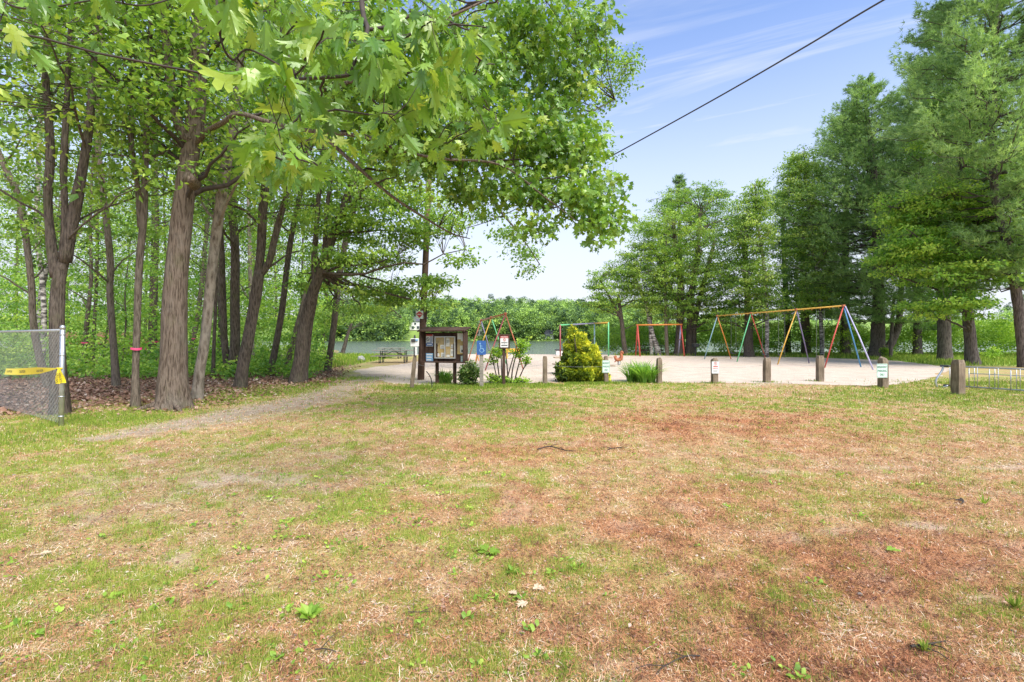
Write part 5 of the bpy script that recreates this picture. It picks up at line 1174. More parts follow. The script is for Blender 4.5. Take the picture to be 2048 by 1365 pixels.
b = MB(); bar2(b, c, RF, (-W * .37, -H * .10), (W * .37, -H * .10), H * .06, .002); bar2(b, c, RF, (-W * .37, -H * .32), (W * .37, -H * .32), H * .075, .002); b.build('print', M['sign_black'], s)

# ---- thin bent rod and the low cable between the posts
g = G(864, 778.5); rodo = MB().tube(smooth_path([g - [0, 0, .1], P(863.5, 765, g[1]), P(859.5, 752, g[1]), P(852.5, 743, g[1])], 5), .014, 6).build('bent_rod', M['dark_metal'], origin=g); tag(rodo, 'dark bent rod sticking out of the grass in front of the notice board', 'rod')
cp = [P(833, 728, gy(778) + .07), P(868, 731, KY + .3), P(950, 735, 16.0), P(1090, 730, gy(769.5) + .07), P(1212, 733, gy(767) + .08), P(1318, 729, gy(767.5) + .09), P(1429, 735, gy(767) + .1), P(1533, 730, gy(765.5) + .1), P(1640, 729, gy(763.5) + .1), P(1765, 734, gy(776) + .1), P(1887, 733.5, 15.3)]
pts = []
for a, b_ in zip(cp[:-1], cp[1:]):
    for k in range(8):
        q = a + (b_ - a) * k / 8; q = q.copy(); q[2] -= .045 * 4 * (k / 8) * (1 - k / 8); pts.append(q)
pts.append(cp[-1])
co = MB().tube(np.array(pts), .0035, 5).build('boundary_cable', M['galv'], origin=cp[0]); tag(co, 'thin steel cable strung low from post to post along the sand', 'cable')

# ---- swing sets
def swing_frame(label, tops, legs, beam_mat, rb_=.032, beam_top=None):
    base = np.mean([G(*l[1]) for l in legs], 0)
    t = thing('swing_set', label, 'swing set', base)
    A_, B_ = tops[0], tops[-1]
    d = nrm(B_ - A_)
    j = MB().tube(np.array([A_ - d * .06, (A_ + B_) / 2 - [0, 0, .01], B_ + d * .06]), rb_ * 1.15, 10); n_ = int(np.linalg.norm(B_ - A_) / .55)
    for k in range(n_): 
        q = A_ + (B_ - A_) * (k + .5) / n_; j.tube([q - [0, 0, .03], q - [0, 0, .11]], .016, 5)
    j.build('top_beam', M[beam_mat], t, smooth=True)
    for (tp_, gp, mt) in legs:
        g_ = G(*gp); w_ = tp_ + nrm(tp_ - g_) * 0.0
        MB().tube(np.array([g_ - [0, 0, .1], (g_ + w_) / 2, w_ - [0, 0, .03]]), rb_, 8).build('leg', M[mt], t, smooth=True)
    for tp_ in tops: MB().bbox(tp_, (.14, .14, .10), I3, .02).build('bracket', M['p_rust'], t)
    return t
A0, A1 = P(1434.5, 632, 35.0), P(1687, 612, 25.3)
ts = [A0, A0 + (A1 - A0) * .335, A0 + (A1 - A0) * .70, A1]
swing_frame('large colourful swing set with an orange top beam on the sand', ts,
            [(ts[0], (1408, 719), 'p_sky'), (ts[0], (1463, 718.6), 'p_orange'), (ts[1], (1473, 724.5), 'p_green'), (ts[1], (1533, 720.5), 'p_red'), (ts[2], (1554, 730), 'p_yellow'), (ts[2], (1619, 727), 'p_purple'), (ts[3], (1648, 736.5), 'p_red'), (ts[3], (1723, 735), 'p_blue'), (ts[3] + [.05, -.06, 0], (1748.5, 740.5), 'p_lilac')], 'p_yellow')
def swing(label, q, d, zs=.52):
    d = np.array([d[0], d[1], 0]); d /= np.linalg.norm(d); hw = .24
    a, b_ = q - d * hw, q + d * hw
    t = thing('swing', label, 'swing', (q[0], q[1], zs), 'swings hanging from the large swing set')
    for e in (a, b_): MB().tube(np.array([e - [0, 0, .1], [e[0] * .5 + (e[0] + (q[0] - e[0]) * .1) * .5, e[1], (e[2] + zs) / 2], [e[0], e[1], zs + .02]]), .008, 5).build('chain', M['chain'], t)
    u_ = np.linspace(-1, 1, 7); pts_ = np.array([q * [1, 1, 0] + d * hw * x + [0, 0, zs - .09 * (1 - x * x)] for x in u_])
    s_ = np.cross(d, [0, 0, 1]) * .075; V = []
    for p_ in pts_: V += [p_ - s_, p_ + s_, p_ + s_ - [0, 0, .015], p_ - s_ - [0, 0, .015]]
    Fc = []
    for k in range(6):
        for j in range(4): Fc.append((4 * k + j, 4 * k + (j + 1) % 4, 4 * k + 4 + (j + 1) % 4, 4 * k + 4 + j))
    MB().raw(V, Fc).build('seat', M['rubber'], t)
for f_, lab in ((.17, 'black belt swing between the pale blue leg and the green leg'), (.46, 'black belt swing just right of the green leg'), (.59, 'black belt swing just left of the orange middle leg'), (.86, 'black belt swing between the purple leg and the last red leg')):
    swing(lab, A0 + (A1 - A0) * f_, (A1 - A0))
B0, B1 = P(962, 640.5, 32.7), P(1011, 627.6, 23.8); Bm = (B0 + B1) / 2
swing_frame('rusty red swing set seen end on behind the wheelchair sign', [B0, Bm, B1], [(B0, (934.7, 723), 'p_rust'), (B0, (986, 722), 'p_purple'), (Bm, (949, 729), 'p_yellow'), (Bm, (1014, 729), 'p_green'), (B1, (968.7, 742), 'p_maroon'), (B1, (1048, 739.6), 'p_rust')], 'p_rust', .03)
# red frame in the distance
Y1 = gy(712.6); q0, q1 = P(1275, 650.5, Y1), P(1362, 649.5, Y1)
tr_ = thing('red_playset', 'red swing frame with an orange top bar in front of the thicket', 'swing frame', [(q0[0] + q1[0]) / 2, Y1, 0])
MB().tube(np.array([q0 - [.1, 0, 0], q1 + [.1, 0, 0]]), .06, 10).build('top_beam', M['p_orange'], tr_, smooth=True)
for q, c2 in ((q0, 'p_red'), (q1, 'p_lilac')):
    for sg, mt in ((-1, 'p_red'), (1, c2)):
        MB().tube(np.array([[q[0] + (.05 if sg > 0 else 0), q[1] + sg * .85, -.1], q - [0, 0, .02]]), .055, 8).build('leg', M[mt], tr_, smooth=True)
    MB().rod(q + [0, -.42, -1.2], q + [0, .42, -1.2], .03).build('brace', M['p_red'], tr_)
# multicoloured climbing frame behind the conifer
Yf = gy(713); c0, c3 = P(1120.5, 650, Yf), P(1217, 645, Yf); Yb = Yf + 3; c1, c2 = P(1143, 649, Yb), P(1189, 646, Yb)
tcf = thing('climbing_frame', 'multicoloured pipe climbing frame behind the golden conifer', 'climbing frame', [(c0[0] + c3[0]) / 2, Yf + 1, 0])
for q, mt in ((c0, 'p_maroon'), (c1, 'p_rust'), (c2, 'p_sky'), (c3, 'p_green')): MB().tube(np.array([[q[0], q[1], -.1], q]), .055, 8).build('upright', M[mt], tcf, smooth=True)
for a, b_, mt in ((c0, c1, 'p_green'), (c1, c2, 'p_lilac'), (c2, c3, 'p_yellow')): MB().rod(a - [0, 0, .03], b_ - [0, 0, .03], .06).build('top_bar', M[mt], tcf, smooth=True)

# ---- spring rider
g = G(1238, 731); Y = g[1]; trd = thing('spring_rider', 'orange brown spring rider shaped like an animal on the sand', 'spring rider', g)
a_ = np.linspace(0, 5 * 2 * math.pi, 50); MB().tube(np.stack([g[0] + .075 * np.cos(a_), g[1] + .075 * np.sin(a_), .03 + a_ / a_.max() * .22], -1), .016, 6).build('spring', M['galv'], trd, smooth=True)
bm_ = MB(); bd = smooth_path([P(1230.5, 714, Y), P(1232.5, 718.5, Y), P(1237, 720.5, Y), P(1241, 718, Y), P(1243, 713.5, Y), P(1242, 708.5, Y), P(1242.5, 704.5, Y), P(1245, 705.5, Y), P(1246, 708.5, Y)], 4)
bm_.tube(bd, np.interp(np.linspace(0, 1, len(bd)), [0, .12, .3, .45, .6, .72, .82, .92, 1], [.03, .09, .11, .10, .075, .06, .075, .055, .03]), 10)
bm_.build('body', M['rider'], trd, smooth=True)
MB().bbox(P(1231, 716, Y), (.16, .05, .22), roty(-.35), .02).build('seat_back', M['rider'], trd)
MB().rod(P(1242, 713, Y - .16), P(1242, 713, Y + .16), .018).build('handle', M['p_rust'], trd); MB().rod(P(1239, 719.5, Y), P(1246.5, 720.5, Y), .02).build('foot_peg', M['rider'], trd); MB().rod(P(1235, 720, Y), P(1229, 724.5, Y), .03).build('foot_peg', M['rider'], trd)

# ---- picnic tables
def picnic_table(label, c, rz, w, top_mat, frame_mat, zt=.75, zb_=.43, metal=True):
    R = rotz(rz); c = np.array(c, float); t = thing('picnic_table', label, 'picnic table', c, 'picnic tables')
    L = lambda u_, v_, z: c + R @ np.array([u_, v_, 0]) + np.array([0, 0, z])
    tp_ = MB()
    for k in range(4): tp_.bbox(L(0, -.285 + .19 * k, zt - .02), (w, .175, .04), R)
    tp_.build('tabletop', M[top_mat], t)
    for sg in (-1, 1): 
        b_ = MB()
        for k in (0, 1): b_.bbox(L(0, sg * (.62 + .15 * k), zb_ - .02), (w, .14, .04), R)
        b_.build('bench', M[top_mat], t)
    for e in (-1, 1):
        x = e * w * .30; m_ = MB()
        if metal:
            for sg in (-1, 1):
                m_.tube(smooth_path([L(x, sg * .28, zt - .05), L(x, sg * .28, .18), L(x, sg * .34, .04), L(x, sg * .5, .03), L(x, sg * .64, .04), L(x, sg * .70, .18), L(x, sg * .70, zb_ - .05)], 5), .024, 7)
            m_.rod(L(x, -.75, zb_ - .06), L(x, .75, zb_ - .06), .022); m_.rod(L(x, 0, zb_ - .06), L(0, 0, zt - .06), .018)
        else:
            for sg in (-1, 1): 
                dd = L(x, sg * .62, 0) - L(x, sg * .2, zt - .05); th = math.atan2(sg * .42, zt)
                m_.bbox(L(x, sg * .41, zt / 2 - .02), (.04, .09, zt + .06), R @ rotx(th), .004)
            m_.bbox(L(x + .04, 0, zb_ - .08), (.04, 1.5, .09), R); m_.bbox(L(x + .04, 0, zt - .085), (.04, .72, .08), R)
        m_.build('frame', M[frame_mat], t)
    return t
picnic_table('metal framed picnic table on the lake side lawn, nearer of the two', G(782, 727) + [0, .65, 0], .06, 2.35, 'grey_plank', 'dark_metal')
picnic_table('metal framed picnic table farther toward the water behind the nearer one', [*P(783, 700, 36.5)[:2], 0], .04, 1.9, 'grey_plank', 'dark_metal')
picnic_table('pale plank picnic table hidden behind the golden conifer', [*P(1165, 700, 20.8)[:2], 0], .02, 2.32, 'plank', 'post_wood', .70, .40, False)
picnic_table('dark picnic table in the shade behind the red swing frame', [*P(1304, 700, 43.6)[:2], 0], .05, 2.4, 'brown_wood', 'dark_metal', .8)
g = G(1391, 712.5); tgr = thing('park_grill', 'black park grill on a post beside the double trunked maple', 'grill', g)
MB().rod(g - [0, 0, .1], g + [0, 0, .72], .05).build('post', M['dark_metal'], tgr); MB().bbox(g + [0, 0, .84], (.46, .4, .24), rotz(.2), .01).build('firebox', M['dark_metal'], tgr)
gb = MB()
for k in range(6): gb.rod(g + [-.26, -.16 + .064 * k, .975], g + [.26, -.16 + .064 * k, .975], .008, 5)
gb.build('grate', M['chain'], tgr)
# yellow bench and orange trestle behind the signs
c = P(1026, 703, 36); c[2] = 0; tyb = thing('yellow_bench', 'yellow bench on the sand behind the framed notice sign', 'bench', c)
MB().bbox(c + [0, 0, .50], (1.05, .38, .10), rotz(.1), .03).build('seat', M['p_yellow'], tyb)
for sg in (-1, 1): MB().bbox(c + [sg * .42, 0, .225], (.09, .32, .45), rotz(.1), .01).build('leg', M['p_yellow'], tyb)
MB().bbox(c + [0, .2, .62], (1.0, .06, .16), rotz(.1), .02).build('backrest', M['p_yellow'], tyb)
c = G(954.5, 722); tot = thing('trestle', 'small orange A shaped trestle on the sand, just left of the wheelchair post', 'trestle', c)
for sg in (-1, 1): MB().rod(c + [sg * .11, 0, -.05], c + [sg * .015, 0, .45], .03).build('leg', M['p_orange'], tot)
MB().bbox(c + [0, 0, .46], (.16, .5, .06), I3, .01).build('saddle', M['p_orange'], tot)
c = P(1122, 708, 42.6); c[2] = 0; tbx = thing('storage_box', 'pale box with a dark lid near the waterline behind the climbing frame', 'box', c)
MB().bbox(c + [0, 0, .2], (.85, .6, .40), I3, .02).build('body', M['white_paint'], tbx); MB().bbox(c + [0, 0, .45], (.98, .7, .10), I3, .02).build('lid', M['dark_metal'], tbx)
# boulder, white stub post with plank
def rock(c, s, seed, name, label, mat='stone', group=None):
    bm = bmesh.new(); bmesh.ops.create_icosphere(bm, subdivisions=3, radius=1.0); V = np.array([v_.co[:] for v_ in bm.verts]); bm.verts.index_update(); Fc = [tuple(v_.index for v_ in f.verts) for f in bm.faces]; bm.free()
    n_ = .72 + .55 * fbm(V[:, 0] * 1.6 + seed + V[:, 2], V[:, 1] * 1.6 + seed * 2 - V[:, 2] * .7, 3)
    V = V * n_[:, None] * np.array(s); 
    o = MB().raw(V + np.array(c), Fc).build(name, M[mat], origin=c); return tag(o, label, 'rock', group)
rock(G(722, 724) + [0, 0, .12], (.24, .2, .24), 4, 'boulder', 'small grey boulder on the lawn by the three lakeside trunks')
c = G(637, 720); tst = thing('stub_bench', 'white stub post with a plank end in the grass beside the leftmost lakeside trunk', 'bench', c)
MB().bbox(c + [.05, 0, .22], (.13, .13, .50), I3, .01).build('post', M['white_paint'], tst); MB().bbox(c + [-.28, 0, .36], (.52, .28, .06), I3, .01).build('plank', M['grey_plank'], tst)

# ---- bike rack
r0, r1 = P(1887, 733.5, 15.3), P(2048, 740, 13.75); dr_ = (r1 - r0); dr_[2] = 0; d = dr_ / np.linalg.norm(dr_); r1 = r0 + d * 4.2
ht = .64; r0[2] = r1[2] = ht
tbr = thing('bike_rack', 'galvanised bike rack with upright bars behind the thick grey post', 'bike rack', [r0[0], r0[1], 0])
MB().rod(r0, r1, .022).build('top_rail', M['galv'], tbr, smooth=True); lo0, lo1 = r0 * [1, 1, 0] + [0, 0, .07], r1 * [1, 1, 0] + [0, 0, .07]
MB().rod(lo0, lo1, .022).build('bottom_rail', M['galv'], tbr, smooth=True)
nrmv = np.array([-d[1], d[0], 0])
k = 0; x = .16
while x < 4.1:
    q = r0 + d * x; off = nrmv * (.05 if k % 3 == 1 else -.02)
    MB().rod([q[0] + off[0], q[1] + off[1], .07], [q[0] + off[0], q[1] + off[1], ht - (.0 if k % 3 else .03)], .010 if k % 3 else .013, 6).build('bar', M['galv'], tbr, smooth=True)
    k += 1; x += .095 if k % 3 else .26
MB().rod(r0 + nrmv * .35 + d * .5 - [0, 0, .2], r1 + nrmv * .35 - [0, 0, .2], .012, 6).build('rear_rail', M['galv'], tbr, smooth=True)
Yr = r0[1]
MB().tube(smooth_path([r0 - [0, 0, 0.0], P(1884, 742, Yr), P(1874, 757, Yr), P(1871.5, 765, Yr), P(1874, 774, Yr), P(1879, 777.5, Yr), lo0 + d * .12], 5), .028, 8).build('end_loop', M['galv'], tbr, smooth=True)
MB().rod(r0 - d * .08 + [0, 0, .0], r0 + d * .12, .034, 8).build('clamp', M['dark_metal'], tbr); MB().rod(lo0 + [0, 0, 0], lo0 + d * .3, .030, 8).build('clamp', M['dark_metal'], tbr)

# ---- chain link fence and caution tape
f0 = G(122, 853); FY = f0[1]; ftop = P(125.5, 655.5, FY); f1 = P(0, 663, 10.75); fd = (f1 - np.array([ftop[0], ftop[1], f1[2]])); fd[2] = 0; fd /= np.linalg.norm(fd)
H_ = ftop[2]; zr = H_ - .045; FL = 9.0
tf = thing('chain_link_fence', 'galvanised chain link fence ending at a steel post beside the wood', 'fence', f0)
pst = MB(); pst.tube(np.array([f0 - [0, 0, .2], f0 + (ftop - f0) * .5, ftop - [0, 0, .02]]), .037, 14); pst.lathe([(.040, -.03), (.041, 0), (.036, .025), (.018, .04), (0, .044)], ftop, 14)
pso = pst.build('end_post', M['galv'], tf, smooth=True)
bd_ = MB()
for fz in (.93, .72, .5, .3, .1): 
    q = f0 + (ftop - f0) * fz; bd_.tube([q - [0, 0, .011], q + [0, 0, .011]], .041, 14)
bd_.build('band', M['galv'], pso, smooth=True)
a0 = np.array([ftop[0], ftop[1], zr])
MB().rod(a0, a0 + fd * FL, .021, 10).build('top_rail', M['galv'], tf, smooth=True)
for k in (1, 2):
    q = f0 + fd * (3.05 * k + 1.6); q[2] = 0; MB().rod(q - [0, 0, .2], q + [0, 0, H_ - .05], .028, 10).build('line_post', M['galv'], tf, smooth=True)
ms = MB(); p_ = .082; zlo, zhi = .05, zr + .02; hh = zhi - zlo; nfd = np.array([-fd[1], fd[0], 0])
k = -int(hh / p_) - 1
while k * p_ < FL:
    for sg in (1, -1):
        s0 = k * p_; a_s, b_s = (s0, s0 + hh) if sg > 0 else (s0 + hh, s0)
        t0, t1 = 0.0, 1.0
        lo_, hi_ = min(a_s, b_s), max(a_s, b_s)
        if hi_ <= .03 or lo_ >= FL: continue
        f_a = max(0.0, (.03 - lo_) / (hi_ - lo_)); f_b = min(1.0, (FL - lo_) / (hi_ - lo_))
        if sg > 0: za, zb2 = zlo + f_a * hh, zlo + f_b * hh
        else: za, zb2 = zhi - f_a * hh, zhi - f_b * hh
        sa, sb = lo_ + f_a * (hi_ - lo_), lo_ + f_b * (hi_ - lo_)
        pa = f0 * [1, 1, 0] + fd * sa + [0, 0, za] + nfd * .004 * sg; pb = f0 * [1, 1, 0] + fd * sb + [0, 0, zb2] + nfd * .004 * sg
        ms.tube(np.array([pa, pb]), .0021, 3, False)
    k += 1
ms.build('mesh', M['wire'], tf)
# tape: stretched along the fence and knotted round the post, with a hanging end
tt = thing('caution_tape', 'yellow caution tape stretched along the fence and knotted round its end post', 'tape', f0 + [0, 0, 1.0])
qa = P(116.5, 737.5, FY - .05); qb = qa + fd * 3.0 - np.array([0, 0, .16])
n_ = 30; m_ = MB(); V = []
for k in range(n_ + 1):
    u_ = k / n_; c = qa + (qb - qa) * u_; c = c + np.array([0, 0, -.02 * 4 * u_ * (1 - u_)]) - nfd * -.0
    wd = .010 + .052 * min(1, u_ * 3.2); tw2 = .25 * math.sin(u_ * 5) 
    up_ = np.array([0, 0, math.cos(tw2)]) + nfd * math.sin(tw2); out_ = -nfd * .03 if nfd[1] > 0 else nfd * .03
    V += [c + out_ - up_ * wd, c + out_ + up_ * wd]
m_.raw(V, [(2 * k, 2 * k + 2, 2 * k + 3, 2 * k + 1) for k in range(n_)])
band = m_.build('stretched_length', M['tape'], tt)
def tape_frame(u_):
    c = qa + (qb - qa) * u_ + np.array([0, 0, -.02 * 4 * u_ * (1 - u_)]); rx = -fd if fd[0] < 0 else fd
    rt = nrm((qa - qb)); rt = rt; upv = nrm(np.array([0, 0, 1.0]) - rt * rt[2]); n2 = np.cross(rt, upv); return c + n2 * .034, np.stack([rt, upv, n2], -1)
for u_ in (.28, .62, .9):
    c, R = tape_frame(u_); text_part('lettering', 'CAUTION', c, R, .052, M['sign_black'], band, .36, .01)
for k, (xa, wb, sl, zt2, zb2) in enumerate(((113.5, .036, -.06, 736.5, 768), (122.5, .046, .07, 736, 766.5))):
    m_ = MB(); V = []; ca_ = P(118.5 + (k - .5) * 3, zt2, FY - .052); cb_ = P(116 + k * 9.5, zb2, FY - .06)
    for j in range(9):
        u_ = j / 8; c = ca_ + (cb_ - ca_) * u_ + np.array([0, -.012 * math.sin(u_ * 3.1 + k), 0]); wd = .012 + (wb - .012) * min(1, u_ * 2.2)
        V += [c + [-wd, .008 * math.sin(u_ * 6), 0], c + [wd, -.008 * math.sin(u_ * 6), 0]]
    e = m_.raw(V, [(2 * j, 2 * j + 2, 2 * j + 3, 2 * j + 1)[::-1] for j in range(8)]).build('hanging_end', M['tape'], tt)
    vd = nrm(ca_ - cb_); sd_ = np.array([0, -1.0, 0]); R = np.stack([vd, np.cross(sd_, vd), sd_], -1)
    text_part('lettering', 'CAUTION', ca_ + (cb_ - ca_) * .62 + [0, -.030, 0], R, .042, M['sign_black'], e, .155, .01)
kn = MB().bbox(P(119, 737, FY - .045), (.085, .02, .022), rotz(.2), .004).build('knot', M['tape'], tt)

# ---- pink ribbons
def ribbon(label, px, py, basepy, r_px, tail=0, dY=0.0):
    Y = gy(basepy) + dY; c = P(px, py, Y); r = r_px * Y / F + .012
    t = MB(); a = np.arange(20) / 20 * 6.283; V = []
    for z in (-.024, .024): V += [(c[0] + r * math.cos(t_), c[1] + r * math.sin(t_), c[2] + z + .01 * math.sin(t_ * 2)) for t_ in a]
    t.raw(V, [(k, (k + 1) % 20, 20 + (k + 1) % 20, 20 + k) for k in range(20)])
    if tail:
        q = c + [-.4 * r, -r - .008, 0]; V = []
        for k in range(6): V += [q + [-.018 + .01 * math.sin(k), -.004 * k, -tail * k / 5], q + [.018 + .01 * math.sin(k), -.004 * k, -tail * k / 5]]
        t.raw(V, [(2 * k, 2 * k + 2, 2 * k + 3, 2 * k + 1) for k in range(5)])
    o = t.build('flagging_ribbon', M['pink'], origin=c); tag(o, label, 'ribbon', 'pink ribbons tied round trunks')
ribbon('bright pink ribbon tied round the slender forked trunk left of the widest one', 272.5, 698, 815, 8.6)
ribbon('pink ribbon with a dangling tail on the dark trunk behind the widest one', 304.5, 684, 729, 10.6, .45)
ribbon('small pink ribbon on the leaning stem right of the widest trunk', 387.5, 677.5, 730, 6.8)
ribbon('faded pink ribbon on the dark trunk in the gap right of the fence post', 170, 686, 738, 6.2)

# ------------------------------------------------------------------ garden plants by the posts
def blades(mb, root, n, h, spread, rng, w=.012, arch=.95, tint=.5, seg=4):
    """arching strap leaves from one root"""
    for _ in range(n):
        a = rng.uniform(0, 6.283); L = h * rng.uniform(.65, 1.15); d = np.array([math.cos(a), math.sin(a), 0]); s = np.array([-d[1], d[0], 0])
        r0 = root + d * spread * .25 * rng.random() ; lean = arch * rng.uniform(.35, 1.1); t_ = np.linspace(0, 1, seg + 1); V = []
        for u_ in t_:
            p_ = r0 + d * (lean * L * u_ ** 1.7) + np.array([0, 0, L * (u_ - .42 * lean * u_ ** 2.6)]); wd = w * (1 - u_ ** 2.5) + .001
            V += [p_ - s * wd, p_ + s * wd]
        mb.raw(V, [(2 * k, 2 * k + 1, 2 * k + 3, 2 * k + 2) for k in range(seg)], float(np.clip(rng.normal(tint, .2), 0, 1)))
def strap_clump(label, px, py, n, h, spread, seed, w=.013):
    r_ = np.random.default_rng(seed); g = G(px, py); m = MB()
    for k in range(9): blades(m, g + np.array([r_.normal(0, spread * .35), r_.normal(0, spread * .3), -.02]), n // 9, h, spread, r_, w)
    o = m.build('strappy_plant', M['blade'], origin=g); tag(o, label, 'plant', 'strappy green clumps')
strap_clump('rounded clump of strappy green leaves between the conifer and a low post', 1286, 765, 620, .86, .5, 51, .016)
strap_clump('clump of strappy green leaves under the notice board', 890, 768, 360, .56, .28, 52)

# golden conifer
g = G(1160, 764); CY = g[1]; cr_ = np.random.default_rng(61); tcy = thing('golden_conifer', 'golden tipped dense conifer bush with a ragged cone shape', 'conifer', g)
wm = MB(); 
for k in range(7):
    a = cr_.uniform(0, 6.28); e = g + np.array([.5 * math.cos(a), .5 * math.sin(a), 1.2 + .4 * cr_.random()]); wm.tube(bez(g - [0, 0, .05], g + np.array([.12 * math.cos(a), .12 * math.sin(a), .6]), e, 6), np.linspace(.035, .008, 6), 6)
wm.build('trunk', M['twig'], tcy, smooth=True)
lobes = [(1160, 748, 40, 14, .58), (1130, 749, 16, 12, .4), (1192, 747, 18, 13, .4), (1158, 724, 25, 15, .42), (1139, 716, 12, 11, .25), (1182, 718, 15, 14, .28), (1152, 697, 13, 14, .24), (1148, 680, 8, 13, .16), (1146, 667, 4, 8, .08), (1168, 694, 8, 9, .16), (1176, 704, 9, 8, .18), (1199, 736, 9, 12, .25), (1124, 735, 8, 8, .25), (1205, 757, 8, 6, .2), (1163, 680, 4, 8, .08), (1186, 702, 4, 7, .08), (1137, 698, 4, 7, .08)]
cs_ = []; ct_ = []
for (px, py, rx, ry, ry_m) in lobes:
    nn = int(14 + rx * ry * .36); d = nrm(cr_.normal(0, 1, (nn, 3))) * (.72 + .28 * cr_.random((nn, 1))); c = P(px, py, CY); R_ = np.array([rx * CY / F, ry_m, ry * CY / F]); q = c + d * R_; ok = q[:, 2] > .03
    cs_.append(q[ok]); side = (px - 1150) / 60
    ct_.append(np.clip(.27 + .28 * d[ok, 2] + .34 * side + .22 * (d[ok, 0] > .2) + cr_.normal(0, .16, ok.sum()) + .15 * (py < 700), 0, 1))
cs_ = np.vstack(cs_); ct_ = np.concatenate(ct_); k = 34; idx = np.repeat(np.arange(len(cs_)), k)
axis_c = np.array([P(1156, 720, CY)[0], CY, .3]); o_ = nrm(cs_ - axis_c); dv = nrm(o_[idx] * .9 + cr_.normal(0, .55, (len(idx), 3)) + [0, 0, .25])
pos = cs_[idx] + cr_.normal(0, .045, (len(idx), 3)); sz = np.stack([np.full(len(idx), .034), .085 * cr_.uniform(.7, 1.3, len(idx)), np.ones(len(idx))], -1)
cm = MB(); cm.inst(T_DIAMOND[0], T_DIAMOND[1], pos, frames(dv, cr_.normal(0, 1, dv.shape) + o_[idx]), sz, np.clip(ct_[idx] + cr_.normal(0, .12, len(idx)), 0, 1)); cm.build('foliage', M['cypress_leaf'], tcy)

# rhododendron and the loose twiggy shrub
def whorl_shrub(name, label, stems, Y, tips, mat, seed, lsize, n=9, stem_mat='twig', rad=.07, tint=.5, w=.36):
    r_ = np.random.default_rng(seed); st = [stem3(s, Y, 5) for s in stems]; base = st[0][0, :3].copy(); base[2] = 0; t = thing(name, label, 'shrub', base)
    m = MB()
    for s in st: m.tube(s[:, :3], s[:, 3], 6, True)
    cen = ell_centers(tips, Y, r_, 1.0, 0, .4); cen = cen[cen[:, 2] > .06]
    grow(m, st, cen, r_, limbs=max(4, len(cen) // 5), rise=.6, lift=.05, zmin=.05, sides=4, tw=.6, rlimb=.6)
    m.build('stems', M[stem_mat], t, smooth=True)
    idx = np.repeat(np.arange(len(cen)), n); a = r_.uniform(0, 6.283, len(idx)); el = r_.normal(.25, .4, len(idx)); dv = np.stack([np.cos(a) * np.cos(el), np.sin(a) * np.cos(el), np.sin(el)], -1)
    l_ = MB(); T = T_DIAMOND[0].copy(); T[:, 0] *= w / .34 * .8
    l_.inst(T, T_DIAMOND[1], cen[idx] + dv * .015 + r_.normal(0, rad * .5, (len(idx), 3)), frames(dv, np.array([0, 0, 1.0]) + r_.normal(0, .4, dv.shape)), lsize * r_.uniform(.7, 1.3, len(idx)), np.clip(r_.normal(tint, .22, len(idx)) + .2 * el, 0, 1)); l_.build('leaves', M[mat], t)
whorl_shrub('rhododendron', 'rhododendron bush with pale edged leaf whorls, left of the wheelchair sign post', [[(940, 774, 2), (936, 755, 1.6), (930, 738, 1)], [(942, 774, 2), (946, 752, 1.5), (944, 730, 1)], [(944, 774, 1.8), (952, 760, 1.4), (956, 750, .9)], [(938, 774, 1.8), (926, 762, 1.3), (920, 752, .8)]], gy(773) + .15, [(938, 748, 20, 20, 80, 0, .34), (944, 733, 12, 12, 26, 0, .25), (926, 755, 12, 12, 30, 0, .3), (955, 748, 9, 14, 20, 0, .25), (938, 764, 20, 8, 34, 0, .3)], 'rhodo_leaf', 71, .105, 9, w=.30)
whorl_shrub('twiggy_shrub', 'loose open shrub of bare upright stems and leafy tips around the framed notice sign', [[(1022, 767, 1.6), (1026, 735, 1.3), (1036, 700, 1), (1046, 685, .6)], [(1016, 767, 1.6), (1014, 730, 1.2), (1010, 700, .9)], [(1000, 767, 1.6), (996, 735, 1.3), (992, 708, .9), (988, 698, .6)], [(996, 767, 1.4), (990, 740, 1.1), (984, 715, .8)], [(1028, 767, 1.6), (1036, 735, 1.2), (1042, 712, .8)], [(1034, 767, 1.4), (1046, 740, 1.1), (1056, 722, .7)], [(1004, 767, 1.5), (1003, 730, 1.2), (1002, 700, .9)], [(1012, 767, 1.4), (1022, 730, 1.1), (1034, 690, .7)]], gy(768), [(1046, 690, 17, 14, 40, 0, .3), (1036, 708, 16, 10, 22, 0, .3), (992, 706, 17, 11, 36, 0, .3), (1052, 722, 14, 9, 18, 0, .25), (984, 722, 12, 9, 12, 0, .2), (1005, 700, 10, 9, 12, 0, .2), (1012, 762, 36, 6, 60, 0, .35), (1045, 762, 14, 6, 24, 0, .25), (985, 758, 12, 8, 24, 0, .25)], 'thicket_leaf', 72, .10, 8, tint=.42)
# young broad leaved plants in the shade at the right edge
def small_bush(label, px, py, rx, ry, seed, mat='thicket_leaf', name='bush', nn=40):
    r_ = np.random.default_rng(seed); g = G(px, py); t = thing(name, label, 'bush', g); m = MB()
    cen = ell_centers([(px, py - ry, rx, ry, nn)], g[1], r_, 1, 0, .4); cen = cen[cen[:, 2] > .05]
    for c in cen[::4]: m.tube(bez(g, g + (c - g) * .5 + [0, 0, .1], c, 5), np.linspace(.012, .004, 5), 4)
    m.build('stems', M['twig'], t); l_ = MB(); leaves(l_, cen, .16, 16, .10, r_, flat=.7, tint0=.5); l_.build('leaves', M[mat], t)
small_bush('pale leaved young bush at the grass edge near the right side', 1985, 722, 22, 14, 81)
small_bush('low bush on the sand edge at the foot of the old pine', 1772, 716, 14, 12, 82)
small_bush('low green bush beside the white stub post in the lakeside grass', 628, 727, 16, 10, 83)
